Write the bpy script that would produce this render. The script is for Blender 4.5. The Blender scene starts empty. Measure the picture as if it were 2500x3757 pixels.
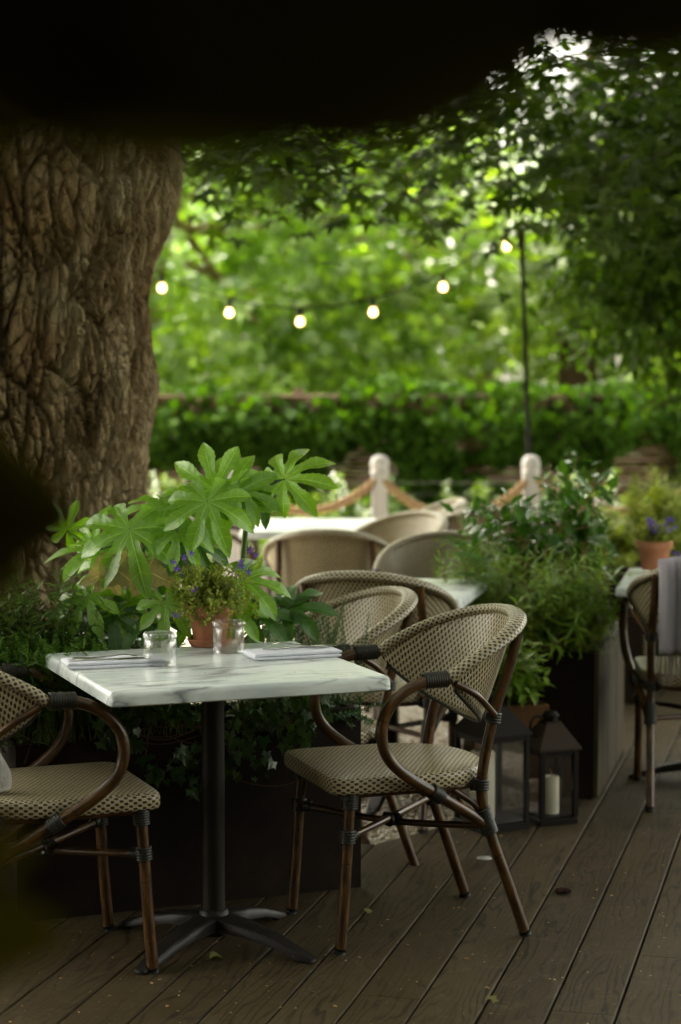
import bpy, math, random
import numpy as np
from mathutils import Vector, Matrix, noise as mnoise

# ------------------------------------------------------------------ camera, world, sun, exposure
SC = bpy.context.scene
COL = SC.collection
R = math.radians
CAM_H = 1.5014
cam_d = bpy.data.cameras.new('camera')
cam = bpy.data.objects.new('camera', cam_d); COL.objects.link(cam)
cam.location = (0, 0, CAM_H)
cam.rotation_euler = (math.pi / 2 - 0.0702, 0, 0)
cam_d.sensor_fit = 'VERTICAL'
cam_d.sensor_height = 36.0; cam_d.sensor_width = 24.0
cam_d.lens = 7292.0 / 3757.0 * 36.0
cam_d.clip_start = 0.05; cam_d.clip_end = 500
cam_d.dof.use_dof = True
cam_d.dof.focus_distance = 5.15
cam_d.dof.aperture_fstop = 2.3
SC.camera = cam

SUN_EL, SUN_ROT = R(58), R(-38)       # sun high, ahead of the camera and to the left
w = bpy.data.worlds.new('World'); SC.world = w; w.use_nodes = True
nt = w.node_tree
sky = nt.nodes.new('ShaderNodeTexSky'); sky.sky_type = 'NISHITA'; sky.sun_disc = False
sky.sun_elevation = SUN_EL; sky.sun_rotation = SUN_ROT
sky.air_density = 0.9; sky.dust_density = 5.0; sky.ozone_density = 0.6
bg = nt.nodes['Background']; bg.inputs[1].default_value = 0.15
hs = nt.nodes.new('ShaderNodeHueSaturation'); hs.inputs['Saturation'].default_value = .30     # thin bright overcast: a whitened sky
nt.links.new(sky.outputs[0], hs.inputs['Color'])
wm = nt.nodes.new('ShaderNodeMix'); wm.data_type = 'RGBA'; wm.blend_type = 'MULTIPLY'; wm.inputs[0].default_value = 1
nt.links.new(hs.outputs[0], wm.inputs[6]); wm.inputs[7].default_value = (1.0, .95, .79, 1)
nt.links.new(wm.outputs[2], bg.inputs[0])
sd = bpy.data.lights.new('sun', 'SUN'); sd.energy = 1.5; sd.angle = R(14); sd.color = (1, 0.95, 0.86)
sun = bpy.data.objects.new('sun', sd); COL.objects.link(sun)
dv = Vector((math.sin(SUN_ROT) * math.cos(SUN_EL), math.cos(SUN_ROT) * math.cos(SUN_EL), math.sin(SUN_EL)))
sun.rotation_euler = (-dv).to_track_quat('-Z', 'Y').to_euler()
SC.view_settings.view_transform = 'Standard'; SC.view_settings.look = 'None'
SC.view_settings.exposure = 3.45; SC.view_settings.gamma = 1
SC.cycles.use_denoising = True
try: SC.cycles.denoiser = 'OPENIMAGEDENOISE'
except Exception: pass
SC.cycles.max_bounces = 8; SC.cycles.diffuse_bounces = 4; SC.cycles.transparent_max_bounces = 12
SC.cycles.transmission_bounces = 8; SC.cycles.glossy_bounces = 3
SC.cycles.caustics_reflective = False; SC.cycles.caustics_refractive = False
SC.cycles.sample_clamp_indirect = 6

rng = np.random.default_rng(7)
random.seed(5)

# ------------------------------------------------------------------ helpers: materials
def mat(name, color=(.5, .5, .5), rough=.5, spec=.5, metal=0.0, **kw):
    m = bpy.data.materials.new(name); m.use_nodes = True
    b = m.node_tree.nodes['Principled BSDF']
    b.inputs['Base Color'].default_value = (*color, 1)
    b.inputs['Roughness'].default_value = rough
    b.inputs['Specular IOR Level'].default_value = spec
    b.inputs['Metallic'].default_value = metal
    for k, v in kw.items(): b.inputs[k].default_value = v
    return m

class NT:
    def __init__(s, m): s.m = m; s.t = m.node_tree; s.b = s.t.nodes['Principled BSDF']
    def n(s, typ, inp=None, **props):
        x = s.t.nodes.new('ShaderNode' + typ)
        for k, v in props.items(): setattr(x, k, v)
        for k, v in (inp or {}).items():
            if hasattr(v, 'is_output'): s.t.links.new(v, x.inputs[k])
            else: x.inputs[k].default_value = v
        return x
    def l(s, a, b): s.t.links.new(a, b)
    def math(s, op, a, b=0.0, c=0.0):
        x = s.n('Math', operation=op)
        for i, v in enumerate((a, b, c)):
            if hasattr(v, 'is_output'): s.t.links.new(v, x.inputs[i])
            else: x.inputs[i].default_value = v
        return x.outputs[0]
    def ramp(s, fac, stops, interp='LINEAR'):
        x = s.t.nodes.new('ShaderNodeValToRGB'); x.color_ramp.interpolation = interp
        cr = x.color_ramp
        while len(cr.elements) < len(stops): cr.elements.new(0.5)
        for e, (p, c) in zip(cr.elements, stops): e.position = p; e.color = (*c, 1) if len(c) == 3 else c
        s.t.links.new(fac, x.inputs[0]); return x.outputs[0]
    def noise(s, vec, scale, detail=4, rough=.55, dist=0.0):
        x = s.n('TexNoise', {'Scale': scale, 'Detail': detail, 'Roughness': rough, 'Distortion': dist})
        if vec is not None: s.t.links.new(vec, x.inputs['Vector'])
        return x.outputs[0]
    def mapping(s, vec, scale=(1, 1, 1), rot=(0, 0, 0), loc=(0, 0, 0)):
        x = s.n('Mapping', {'Scale': scale, 'Rotation': rot, 'Location': loc}); s.t.links.new(vec, x.inputs[0]); return x.outputs[0]
    def coord(s, which='Object'): return s.n('TexCoord').outputs[which]
    def mix(s, fac, a, b, mode='MIX'):
        x = s.t.nodes.new('ShaderNodeMix'); x.data_type = 'RGBA'; x.blend_type = mode
        for sock, v in ((x.inputs[0], fac), (x.inputs[6], a), (x.inputs[7], b)):
            if hasattr(v, 'is_output'): s.t.links.new(v, sock)
            else: sock.default_value = v if not isinstance(v, tuple) else ((*v, 1) if len(v) == 3 else v)
        return x.outputs[2]
    def bump(s, h, strength=.5, dist=.002, normal=None):
        x = s.n('Bump', {'Strength': strength, 'Distance': dist}); s.t.links.new(h, x.inputs['Height'])
        if normal is not None: s.t.links.new(normal, x.inputs['Normal'])
        s.t.links.new(x.outputs[0], s.b.inputs['Normal']); return x.outputs[0]
    def color(s, c): s.t.links.new(c, s.b.inputs['Base Color'])
    def rough(s, c): s.t.links.new(c, s.b.inputs['Roughness'])
    def attr(s, name): return s.n('Attribute', attribute_name=name).outputs['Fac']

def leaf_mat(name, dark, light, rough=.38, spec=.5, trans=.35, tcol=None, veins=False, yellow=None):
    m = mat(name, dark, rough, spec); t = NT(m)
    r = t.attr('rnd')
    stops = [(0, dark), (1, light)]
    if yellow: stops = [(0, dark), (.86, light), (.95, yellow), (1, yellow)]
    c = t.ramp(r, stops)
    if veins:
        uv = t.coord('UV'); sep = t.n('SeparateXYZ'); t.l(uv, sep.inputs[0])
        u, v = sep.outputs[0], sep.outputs[1]
        au = t.math('ABSOLUTE', u)
        mid = t.math('LESS_THAN', t.math('MULTIPLY', au, t.math('ADD', v, .25)), .035)
        side = t.math('SINE', t.math('MULTIPLY', t.math('SUBTRACT', v, t.math('MULTIPLY', au, .10)), 40.0))
        sidem = t.math('GREATER_THAN', side, .975)
        vm = t.math('MAXIMUM', mid, t.math('MULTIPLY', sidem, .4))
        c = t.mix(t.math('MULTIPLY', vm, .65), c, tuple(min(1, k * 2.1 + .03) for k in light))
        nz = t.noise(t.coord('Object'), 30, 3)
        hgt = t.math('ADD', t.math('MULTIPLY', side, -.10), t.math('MULTIPLY', mid, -.8))
        hgt = t.math('ADD', hgt, t.math('MULTIPLY', nz, 1.2))
        t.bump(hgt, .5, .004)
        c = t.mix(t.math('MULTIPLY', t.noise(t.coord('Object'), 9, 3), .35), c, dark)
    t.color(c)
    tr = t.n('BsdfTranslucent')
    tm = t.mix(1.0, c, tcol or (1.25, 1.35, .22), 'MULTIPLY')
    tm2 = t.mix(1.0, tm, (1.7, 1.7, 1.7), 'MULTIPLY')
    t.l(tm2, tr.inputs[0])
    ms = t.n('MixShader', {0: trans}); t.l(t.b.outputs[0], ms.inputs[1]); t.l(tr.outputs[0], ms.inputs[2])
    t.l(ms.outputs[0], t.t.nodes['Material Output'].inputs[0])
    return m

# ------------------------------------------------------------------ helpers: objects
def tag(o, label=None, cat=None, group=None, kind=None):
    if label: o['label'] = label
    if cat: o['category'] = cat
    if group: o['group'] = group
    if kind: o['kind'] = kind
    return o

def empty(name, loc=(0, 0, 0), rz=0.0):
    o = bpy.data.objects.new(name, None); COL.objects.link(o)
    o.location = loc; o.rotation_euler = (0, 0, rz); o.empty_display_size = .1
    return o

def copy_tree(o, parent=None):
    c = o.copy(); COL.objects.link(c); c.parent = parent
    for ch in list(o.children): copy_tree(ch, c)
    return c

class MB:
    """collects faces with per-corner uvs; builds ONE mesh object"""
    def __init__(s): s.v = []; s.f = []; s.uv = []
    def add(s, verts, faces, uvs=None):
        o = len(s.v); s.v += [tuple(p) for p in verts]
        for i, f in enumerate(faces):
            s.f.append([k + o for k in f])
            if uvs is None: s.uv += [(0, 0)] * len(f)
            else: s.uv += [tuple(uvs[k]) for k in f]
    def box(s, c, d, rz=0.0, taper=1.0, bev=0.0):
        x, y, z = (k / 2 for k in d); ca, sa = math.cos(rz), math.sin(rz)
        lv = []
        b = bev
        if b <= 0:
            for zz, t in ((-z, 1), (z, taper)):
                lv.append([(-x * t, -y * t, zz), (x * t, -y * t, zz), (x * t, y * t, zz), (-x * t, y * t, zz)])
        else:
            def ring(xx, yy, zz, q): return [(-xx + q, -yy, zz), (xx - q, -yy, zz), (xx, -yy + q, zz), (xx, yy - q, zz), (xx - q, yy, zz), (-xx + q, yy, zz), (-xx, yy - q, zz), (-xx, -yy + q, zz)]
            for zz, ins in ((-z, b), (-z + b, 0), (z - b, 0), (z, b)):
                t = 1 + (taper - 1) * (zz + z) / (2 * z)
                lv.append(ring(x * t - ins, y * t - ins, zz, b))
        n = len(lv[0]); V = [p for r_ in lv for p in r_]
        V = [(c[0] + p[0] * ca - p[1] * sa, c[1] + p[0] * sa + p[1] * ca, c[2] + p[2]) for p in V]
        F = [list(range(n))[::-1], list(range(n * (len(lv) - 1), n * len(lv)))]
        for k in range(len(lv) - 1):
            for i in range(n): F.append([k * n + i, k * n + (i + 1) % n, (k + 1) * n + (i + 1) % n, (k + 1) * n + i])
        s.add(V, F)
    def tube(s, pts, rad, seg=10, closed=False, caps=True, aspect=1.0, uvs=1.0):
        P = [Vector(p) for p in pts]; n = len(P)
        if not hasattr(rad, '__len__'): rad = [rad] * n
        T = []
        for i in range(n):
            a = P[(i - 1) % n] if closed or i > 0 else P[i]; b = P[(i + 1) % n] if closed or i < n - 1 else P[i]
            T.append((b - a).normalized())
        N = T[0].orthogonal().normalized()
        if abs(T[0].z) < .9: N = (Vector((0, 0, 1)) - T[0] * T[0].z).normalized()
        V, U = [], []; L = 0.0
        for i in range(n):
            N = (N - T[i] * N.dot(T[i])).normalized(); B = T[i].cross(N)
            if i: L += (P[i] - P[i - 1]).length
            for k in range(seg + 1):
                a = 2 * math.pi * k / seg
                V.append(P[i] + (N * math.cos(a) * aspect + B * math.sin(a)) * rad[i])
                U.append((L * uvs, k / seg * 2 * math.pi * rad[min(i, 1)] * uvs))
        F = []; m = seg + 1
        for i in range(n - 1):
            for k in range(seg): F.append([i * m + k, i * m + k + 1, (i + 1) * m + k + 1, (i + 1) * m + k])
        if caps and not closed:
            F.append([k for k in range(seg)]); F.append([(n - 1) * m + k for k in range(seg)][::-1])
        s.add(V, F, U)
    def lathe(s, prof, seg=32, c=(0, 0, 0), flute=None):
        V, U, F = [], [], []; n = len(prof)
        for i, (r_, z) in enumerate(prof):
            for k in range(seg + 1):
                a = 2 * math.pi * k / seg
                q = r_ if flute is None else flute(r_, z, a, i)
                V.append((c[0] + q * math.cos(a), c[1] + q * math.sin(a), c[2] + z)); U.append((k / seg, z))
        m = seg + 1
        for i in range(n - 1):
            for k in range(seg): F.append([i * m + k, i * m + k + 1, (i + 1) * m + k + 1, (i + 1) * m + k])
        s.add(V, F, U)
    def build(s, name, m, parent=None, smooth=True, weld=False, autosmooth=None):
        me = bpy.data.meshes.new(name); me.from_pydata(s.v, [], s.f)
        uvl = me.uv_layers.new(name='UVMap'); uvl.data.foreach_set('uv', np.array(s.uv, dtype=np.float32).ravel())
        if weld:
            import bmesh
            bm = bmesh.new(); bm.from_mesh(me); bmesh.ops.remove_doubles(bm, verts=bm.verts, dist=1e-5); bmesh.ops.recalc_face_normals(bm, faces=bm.faces); bm.to_mesh(me); bm.free()
        me.polygons.foreach_set('use_smooth', [smooth] * len(me.polygons))
        if autosmooth is not None and smooth:
            me.set_sharp_from_angle(angle=R(autosmooth))
        me.materials.append(m); me.update()
        o = bpy.data.objects.new(name, me); COL.objects.link(o)
        if parent is not None: o.parent = parent
        return o

def spline(pts, n=8):
    P = [np.array(p, float) for p in pts]
    P = [2 * P[0] - P[1]] + P + [2 * P[-1] - P[-2]]
    out = []
    for i in range(1, len(P) - 2):
        for k in range(n):
            t = k / n; a, b, c, d = P[i - 1], P[i], P[i + 1], P[i + 2]
            out.append(.5 * ((2 * b) + (-a + c) * t + (2 * a - 5 * b + 4 * c - d) * t * t + (-a + 3 * b - 3 * c + d) * t ** 3))
    out.append(P[-2]); return [tuple(p) for p in out]

# batch leaves ------------------------------------------------------
def norm(a): return a / np.maximum(np.linalg.norm(a, axis=-1, keepdims=True), 1e-9)

def leaf_batch(tmpl, P, X, Z, S, width=None):
    tv, tf, tu = tmpl
    X = norm(X); Z = Z - X * (Z * X).sum(1, keepdims=True); Z = norm(Z); Y = np.cross(Z, X)
    n = len(P); wy = np.ones(n) if width is None else width
    V = P[:, None, :] + S[:, None, None] * (tv[None, :, 0:1] * X[:, None, :] + tv[None, :, 1:2] * Y[:, None, :] * wy[:, None, None] + tv[None, :, 2:3] * Z[:, None, :])
    F = tf[None] + (np.arange(n) * len(tv))[:, None, None]
    U = np.broadcast_to(tu[tf][None], (n, *tf.shape, 2))
    rn = np.repeat(rng.random(n), len(tv))
    return V.reshape(-1, 3), F.reshape(-1, tf.shape[1]), U.reshape(-1, 2), rn

def build_batch(name, batches, m, parent=None, smooth=False):
    V = np.concatenate([b[0] for b in batches]); o = 0; Fs = []
    for b in batches: Fs.append(b[1] + o); o += len(b[0])
    F = np.concatenate(Fs); U = np.concatenate([b[2] for b in batches]); rn = np.concatenate([b[3] for b in batches])
    me = bpy.data.meshes.new(name); k = F.shape[1]
    me.vertices.add(len(V)); me.vertices.foreach_set('co', V.astype(np.float32).ravel())
    me.loops.add(F.size); me.loops.foreach_set('vertex_index', F.astype(np.int32).ravel())
    me.polygons.add(len(F)); me.polygons.foreach_set('loop_start', np.arange(0, F.size, k, dtype=np.int32))
    me.polygons.foreach_set('use_smooth', [smooth] * len(F))
    me.update(calc_edges=True); me.validate()
    if len(me.loops) == F.size:
        uvl = me.uv_layers.new(name='UVMap'); uvl.data.foreach_set('uv', U.astype(np.float32).ravel())
    at = me.attributes.new('rnd', 'FLOAT', 'POINT'); at.data.foreach_set('value', rn.astype(np.float32))
    me.materials.append(m)
    ob = bpy.data.objects.new(name, me); COL.objects.link(ob)
    if parent is not None: ob.parent = parent
    return ob

def tmpl_blade(wid=.3, rows=5, droop=.12, fold=.10, tip=.62):
    """lanceolate / elliptic leaf, length 1 along +X"""
    V = [(0, 0, 0)]; U = [(0, 0)]
    for i in range(1, rows):
        t = i / rows; w_ = wid * .5 * math.sin(math.pi * t ** tip) ** .85
        z = -droop * t * t
        V += [(t, -w_, z + fold * w_ * 2), (t, 0, z), (t, w_, z + fold * w_ * 2)]; U += [(-1, t), (0, t), (1, t)]
    V.append((1, 0, -droop)); U.append((0, 1)); e = len(V) - 1
    F = [(0, 1, 2), (0, 2, 3)]
    for i in range(rows - 2):
        a = 1 + i * 3; b = a + 3
        F += [(a, b, b + 1), (a, b + 1, a + 1), (a + 1, b + 1, b + 2), (a + 1, b + 2, a + 2)]
    a = 1 + (rows - 2) * 3
    F += [(a, e, a + 1), (a + 1, e, a + 2)]
    return np.array(V, float), np.array(F), np.array(U, float)

def tmpl_palm(angs, lens, sinus=.42, droop=.2):
    """flat lobed leaf (maple, ivy) fanned from its stalk"""
    V = [(0, 0, 0)]; U = [(0, 0)]; pts = []
    for i, (a, L) in enumerate(zip(angs, lens)):
        if i: 
            m_ = (angs[i - 1] + a) / 2; pts.append((m_, sinus * (lens[i - 1] + L) / 2))
        pts.append((a - 9, L * .72)); pts.append((a, L)); pts.append((a + 9, L * .72))
    for a, r_ in pts:
        V.append((r_ * math.cos(R(a)), r_ * math.sin(R(a)), -droop * r_ * r_)); U.append((.5, r_))
    F = [(0, i, i + 1) for i in range(1, len(pts))]
    return np.array(V, float), np.array(F), np.array(U, float)

T_MAPLE = tmpl_palm([-118, -60, 0, 60, 118], [.55, .85, 1.0, .85, .55], .42, .18)
T_IVY = tmpl_palm([-125, -58, 0, 58, 125], [.55, .72, 1.0, .72, .55], .62, .15)
T_WILLOW = tmpl_blade(.24, 5, .18, .12)
T_NARROW = tmpl_blade(.15, 5, .25, .10)
T_OVAL = tmpl_blade(.5, 6, .12, .14, .8)
T_NEEDLE = tmpl_blade(.22, 3, .0, .1)
T_SMALL = tmpl_blade(.42, 3, .05, .2, .8)

def rand_dirs(n, up=0.0):
    d = rng.normal(size=(n, 3)); d[:, 2] += up; return norm(d)

# ------------------------------------------------------------------ materials
def make_weave(name, sc=1.0, cell=(.0118, .0072), light=(.60, .50, .30), dark=(.026, .018, .010)):
    m = mat(name, light, .38, .55); t = NT(m)
    uv = t.coord('UV')
    sp = t.n('SeparateXYZ'); t.l(uv, sp.inputs[0])
    wob = t.math('MULTIPLY', t.noise(uv, 22, 3), .009)
    su = t.math('SINE', t.math('MULTIPLY', t.math('ADD', sp.outputs[0], wob), math.pi / (cell[0] * sc)))
    sv = t.math('SINE', t.math('MULTIPLY', sp.outputs[1], math.pi / (cell[1] * sc)))
    fac = t.ramp(t.math('ADD', t.math('MULTIPLY', t.math('MULTIPLY', su, sv), .5), .5), [(.34, (0, 0, 0)), (.50, (1, 1, 1))])
    nz = t.noise(t.mapping(uv, (900, 40, 1)), 1.0, 2)
    big = t.noise(uv, 14, 2)
    ci = t.n('CombineXYZ'); t.l(t.math('FLOOR', t.math('DIVIDE', t.math('ADD', sp.outputs[0], wob), cell[0] * sc)), ci.inputs[0]); t.l(t.math('FLOOR', t.math('DIVIDE', sp.outputs[1], cell[1] * sc)), ci.inputs[1])
    wn = t.n('TexWhiteNoise', noise_dimensions='2D'); t.l(ci.outputs[0], wn.inputs['Vector'])
    light = t.mix(t.math('MULTIPLY', wn.outputs['Value'], .42), light, (light[0] * .55, light[1] * .54, light[2] * .5)); lt_ = (.40, .33, .20)
    lc = t.mix(t.math('MULTIPLY', nz, .45), light, tuple(k * .6 for k in lt_))
    lc = t.mix(t.math('MULTIPLY', big, .3), lc, tuple(k * .8 for k in lt_))
    t.color(t.mix(fac, dark, lc))
    t.rough(t.math('ADD', t.math('MULTIPLY', nz, .2), .28))
    t.bump(t.math('ADD', fac, t.math('MULTIPLY', nz, .12)), 1.0, .0022)
    return m
M_WEAVE = make_weave('woven_cane')
M_RIM = make_weave('woven_cane_edge', 1.0, (.0105, .0085), (.50, .42, .26))

def bamboo(name, c1, c2, c3):
    m = mat(name, c1, .24, .45); t = NT(m); uv = t.coord('UV')
    s1 = t.noise(t.mapping(uv, (7, 420, 1)), 1, 3); s2 = t.noise(t.mapping(uv, (14, 60, 1)), 1, 3)
    c = t.ramp(s2, [(.25, c1), (.5, c2), (.78, c3)])
    c = t.mix(t.math('MULTIPLY', t.ramp(s1, [(.48, (0, 0, 0)), (.6, (1, 1, 1))]), .75), c, c1)
    sep = t.n('SeparateXYZ'); t.l(uv, sep.inputs[0])
    wv = t.math('ADD', t.math('MULTIPLY', sep.outputs[0], 4.3), t.math('MULTIPLY', t.noise(t.mapping(uv, (1, 60, 1)), 1, 1), .05))
    ring = t.math('LESS_THAN', t.math('FRACT', wv), .010)
    c = t.mix(t.math('MULTIPLY', ring, .8), c, (.006, .004, .003))
    t.color(c); t.rough(t.math('ADD', t.math('MULTIPLY', s1, .25), .16)); t.bump(t.math('SUBTRACT', s1, ring), .3, .0008)
    return m
M_BAMBOO = bamboo('dark_bamboo', (.008, .004, .002), (.072, .033, .009), (.20, .088, .020))
M_BIND = mat('dark_binding', (.020, .019, .014), .42, .35)
M_RUBBER = mat('black_rubber', (.008, .008, .007), .55, .3)

def marble():
    m = mat('white_marble', (.7, .72, .68), .34, .45); t = NT(m); co = t.coord('Object')
    mp = t.mapping(co, (2.4, 8.0, 8.0), (0, 0, R(-27)))
    dn = t.n('TexNoise', {'Scale': 1.0, 'Detail': 4, 'Roughness': .55}); t.l(mp, dn.inputs['Vector'])
    vv = t.n('VectorMath', operation='MULTIPLY_ADD'); t.l(dn.outputs['Color'], vv.inputs[0]); vv.inputs[1].default_value = (.9, .9, .9); t.l(mp, vv.inputs[2])
    def vein(sc, w_, k):
        a = t.math('ABSOLUTE', t.math('SUBTRACT', t.noise(vv.outputs[0], sc, 3, .5), .5))
        return t.math('MULTIPLY', t.ramp(a, [(0, (1, 1, 1)), (w_ * .3, (.6, .6, .6)), (w_, (.15, .15, .15)), (w_ * 2.2, (0, 0, 0))]), k)
    msk = t.ramp(t.noise(mp, .8, 3, .6), [(.36, (.1, .1, .1)), (.50, (1, 1, 1))])
    f = t.math('MAXIMUM', t.math('MULTIPLY', vein(.8, .035, 1.0), msk), t.math('MULTIPLY', vein(1.7, .028, .75), t.math('SUBTRACT', 1.15, msk)))
    cloud = t.ramp(t.noise(vv.outputs[0], .9, 5, .6), [(.36, (.52, .57, .57)), (.50, (.75, .80, .78)), (.7, (.80, .84, .81))])
    t.color(t.mix(t.math('MULTIPLY', f, .85), cloud, (.10, .115, .13)))
    return m
M_MARBLE = marble()
M_IRON = mat('black_iron', (.013, .010, .005), .5, .2)
tt = NT(M_IRON); _c = tt.coord('Object'); tt.bump(tt.noise(_c, 260, 3), .25, .0008)
M_BASE = mat('dusty_black_iron', (.010, .008, .006), .42, .2)
tt = NT(M_BASE); _c = tt.coord('Object')
_sp = tt.ramp(tt.noise(_c, 150, 3, .7), [(.62, (0, 0, 0)), (.70, (1, 1, 1))])
_g = tt.ramp(tt.noise(_c, 9, 3, .6), [(.45, (0, 0, 0)), (.65, (1, 1, 1))])
tt.color(tt.mix(tt.math('MULTIPLY', tt.math('MULTIPLY', _sp, _g), .7), (.014, .012, .010), (.20, .15, .09)))

def deckmat():
    m = mat('deck_boards', (.08, .07, .05), .62, .14); t = NT(m); uv = t.coord('UV'); r = t.attr('rnd')
    off = t.n('CombineXYZ'); t.l(t.math('MULTIPLY', r, 37.0), off.inputs[0]); t.l(t.math('MULTIPLY', r, 91.0), off.inputs[1])
    ad = t.n('VectorMath', operation='ADD'); t.l(uv, ad.inputs[0]); t.l(off.outputs[0], ad.inputs[1]); v = ad.outputs[0]
    warp = t.noise(t.mapping(v, (9, 1.3, 1)), 1, 3, .5)
    sep = t.n('SeparateXYZ'); t.l(v, sep.inputs[0])
    ph = t.math('ADD', t.math('MULTIPLY', sep.outputs[0], 260), t.math('MULTIPLY', warp, 62))
    wav = t.math('ADD', t.math('MULTIPLY', t.math('SINE', ph), .5), .5)
    grain = t.math('POWER', wav, 5.0)
    fine = t.noise(t.mapping(v, (420, 14, 1)), 1, 3, .6)
    big = t.noise(t.mapping(v, (3, 1.5, 1)), 1, 4, .6)
    gm = t.math('MULTIPLY', grain, t.ramp(t.noise(t.mapping(v, (7, 1.6, 1)), 1, 2), [(.34, (.25, .25, .25)), (.56, (1, 1, 1))]))
    base = t.ramp(t.math('ADD', t.math('MULTIPLY', r, .5), t.math('MULTIPLY', big, .5)), [(.15, (.028, .0185, .007)), (.5, (.053, .037, .016)), (.85, (.090, .067, .033))])
    c = t.mix(t.math('MULTIPLY', gm, .80), base, (.006, .004, .002))
    c = t.mix(t.math('MULTIPLY', fine, .35), c, (.024, .019, .011))
    obj = t.coord('Object')
    scr = t.ramp(t.math('ABSOLUTE', t.math('SUBTRACT', t.noise(obj, 2.2, 6, .7, 1.2), .5)), [(0, (1, 1, 1)), (.012, (0, 0, 0))])
    c = t.mix(t.math('MULTIPLY', scr, .20), c, (.15, .12, .085))
    dst = t.ramp(t.noise(obj, 5.5, 5, .7), [(.5, (0, 0, 0)), (.8, (1, 1, 1))])
    c = t.mix(t.math('MULTIPLY', dst, .3), c, (.10, .075, .045))
    # dried ring left by a standing pot
    sx = t.n('SeparateXYZ'); t.l(obj, sx.inputs[0])
    dx = t.math('SUBTRACT', sx.outputs[0], .38); dy = t.math('SUBTRACT', sx.outputs[1], 4.78)
    rr = t.math('SQRT', t.math('ADD', t.math('MULTIPLY', dx, dx), t.math('MULTIPLY', dy, dy)))
    rr = t.math('ADD', rr, t.math('MULTIPLY', t.math('SUBTRACT', t.noise(obj, 9, 3), .5), .02))
    ring = t.ramp(t.math('ABSOLUTE', t.math('SUBTRACT', rr, .155)), [(0, (1, 1, 1)), (.008, (.3, .3, .3)), (.02, (0, 0, 0))])
    c = t.mix(t.math('MULTIPLY', t.math('MULTIPLY', ring, t.ramp(t.noise(obj, 11, 4, .7), [(.45, (0, 0, 0)), (.6, (1, 1, 1))])), .30), c, (.16, .13, .09))
    t.color(c); t.rough(t.math('ADD', .48, t.math('MULTIPLY', fine, .25)))
    t.bump(t.math('SUBTRACT', t.math('MULTIPLY', fine, .3), gm), .28, .0012)
    return m
M_DECK = deckmat()

M_TERRA = mat('terracotta', (.40, .165, .085), .75, .25)
tt = NT(M_TERRA); _c = tt.coord('Object'); _n = tt.noise(_c, 16, 4, .6)
tt.color(tt.ramp(_n, [(.3, (.33, .125, .060)), (.55, (.42, .175, .09)), (.8, (.50, .27, .17))])); tt.bump(tt.noise(_c, 90, 3), .2, .001)
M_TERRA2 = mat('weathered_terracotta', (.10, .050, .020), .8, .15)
M_SOIL = mat('dark_soil', (.030, .020, .010), .9, .1)
M_PLANTER = mat('dark_planter', (.012, .007, .005), .6, .12)
tt = NT(M_PLANTER); _c = tt.coord('Object'); _n = tt.noise(_c, 6, 5, .65)
tt.color(tt.ramp(_n, [(.35, (.009, .006, .005)), (.6, (.017, .010, .006)), (.75, (.035, .017, .009))]))
_sp = tt.ramp(tt.noise(_c, 60, 2, .5), [(.76, (0, 0, 0)), (.80, (1, 1, 1))])
tt.color(tt.mix(tt.math('MULTIPLY', _sp, .5), tt.ramp(_n, [(.35, (.009, .006, .005)), (.6, (.017, .010, .006)), (.75, (.035, .017, .009))]), (.16, .10, .05)))
M_STEELW = mat('weathered_planter_side', (.085, .070, .045), .7, .1)
tt = NT(M_STEELW); _c = tt.coord('Object'); _n = tt.noise(tt.mapping(_c, (14, 14, 1.2)), 1, 5, .65)
tt.color(tt.ramp(_n, [(.3, (.022, .016, .008)), (.55, (.045, .035, .018)), (.8, (.075, .060, .035))]))
M_STEM_G = mat('green_stem', (.10, .16, .025), .45, .4)
M_STEM_B = mat('brown_stem', (.10, .055, .028), .7, .2)
M_STEM_R = mat('tan_stem', (.26, .13, .055), .6, .3)
M_CLOTH = mat('white_linen', (.76, .77, .85), .85, .1)
tt = NT(M_CLOTH); _c = tt.coord('Object'); tt.bump(tt.noise(_c, 700, 2), .15, .0006)
M_STEEL = mat('polished_steel', (.55, .54, .52), .16, .5, 1.0)
M_GLASS = mat('clear_glass', (1, 1, 1), .01, .5, **{'Transmission Weight': 1.0, 'IOR': 1.45})
tt = NT(M_GLASS); _tr = tt.n('BsdfTransparent'); _ms = tt.n('MixShader', {0: .72}); tt.l(tt.b.outputs[0], _ms.inputs[1]); tt.l(_tr.outputs[0], _ms.inputs[2])
_gl = tt.n('BsdfGlossy', {'Roughness': .03}); _lw = tt.n('LayerWeight', {'Blend': .30}); _m2 = tt.n('MixShader'); tt.l(tt.math('MULTIPLY', tt.math('POWER', _lw.outputs['Facing'], 1.6), .85), _m2.inputs[0]); tt.l(_ms.outputs[0], _m2.inputs[1]); tt.l(_gl.outputs[0], _m2.inputs[2]); tt.l(_m2.outputs[0], tt.t.nodes['Material Output'].inputs[0])
M_WAX = mat('cream_wax', (.78, .74, .56), .45, .4, **{'Subsurface Weight': .25})
M_WAX.node_tree.nodes['Principled BSDF'].inputs['Subsurface Radius'].default_value = (.02, .015, .008)
M_BLACK = mat('black_metal', (.007, .005, .003), .5, .15)
M_BROWNM = mat('rusty_brown_metal', (.024, .013, .005), .6, .2)
M_POST = mat('white_painted_wood', (.66, .62, .60), .6, .3)
tt = NT(M_POST); _c = tt.coord('Object'); tt.color(tt.mix(tt.noise(tt.mapping(_c, (30, 30, 4)), 1, 4), (.48, .44, .43), (.72, .69, .67)))
M_ROPE = mat('tan_rope', (.50, .30, .155), .85, .1)
tt = NT(M_ROPE); _uv = tt.coord('UV'); _s = tt.n('SeparateXYZ'); tt.l(_uv, _s.inputs[0])
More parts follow.
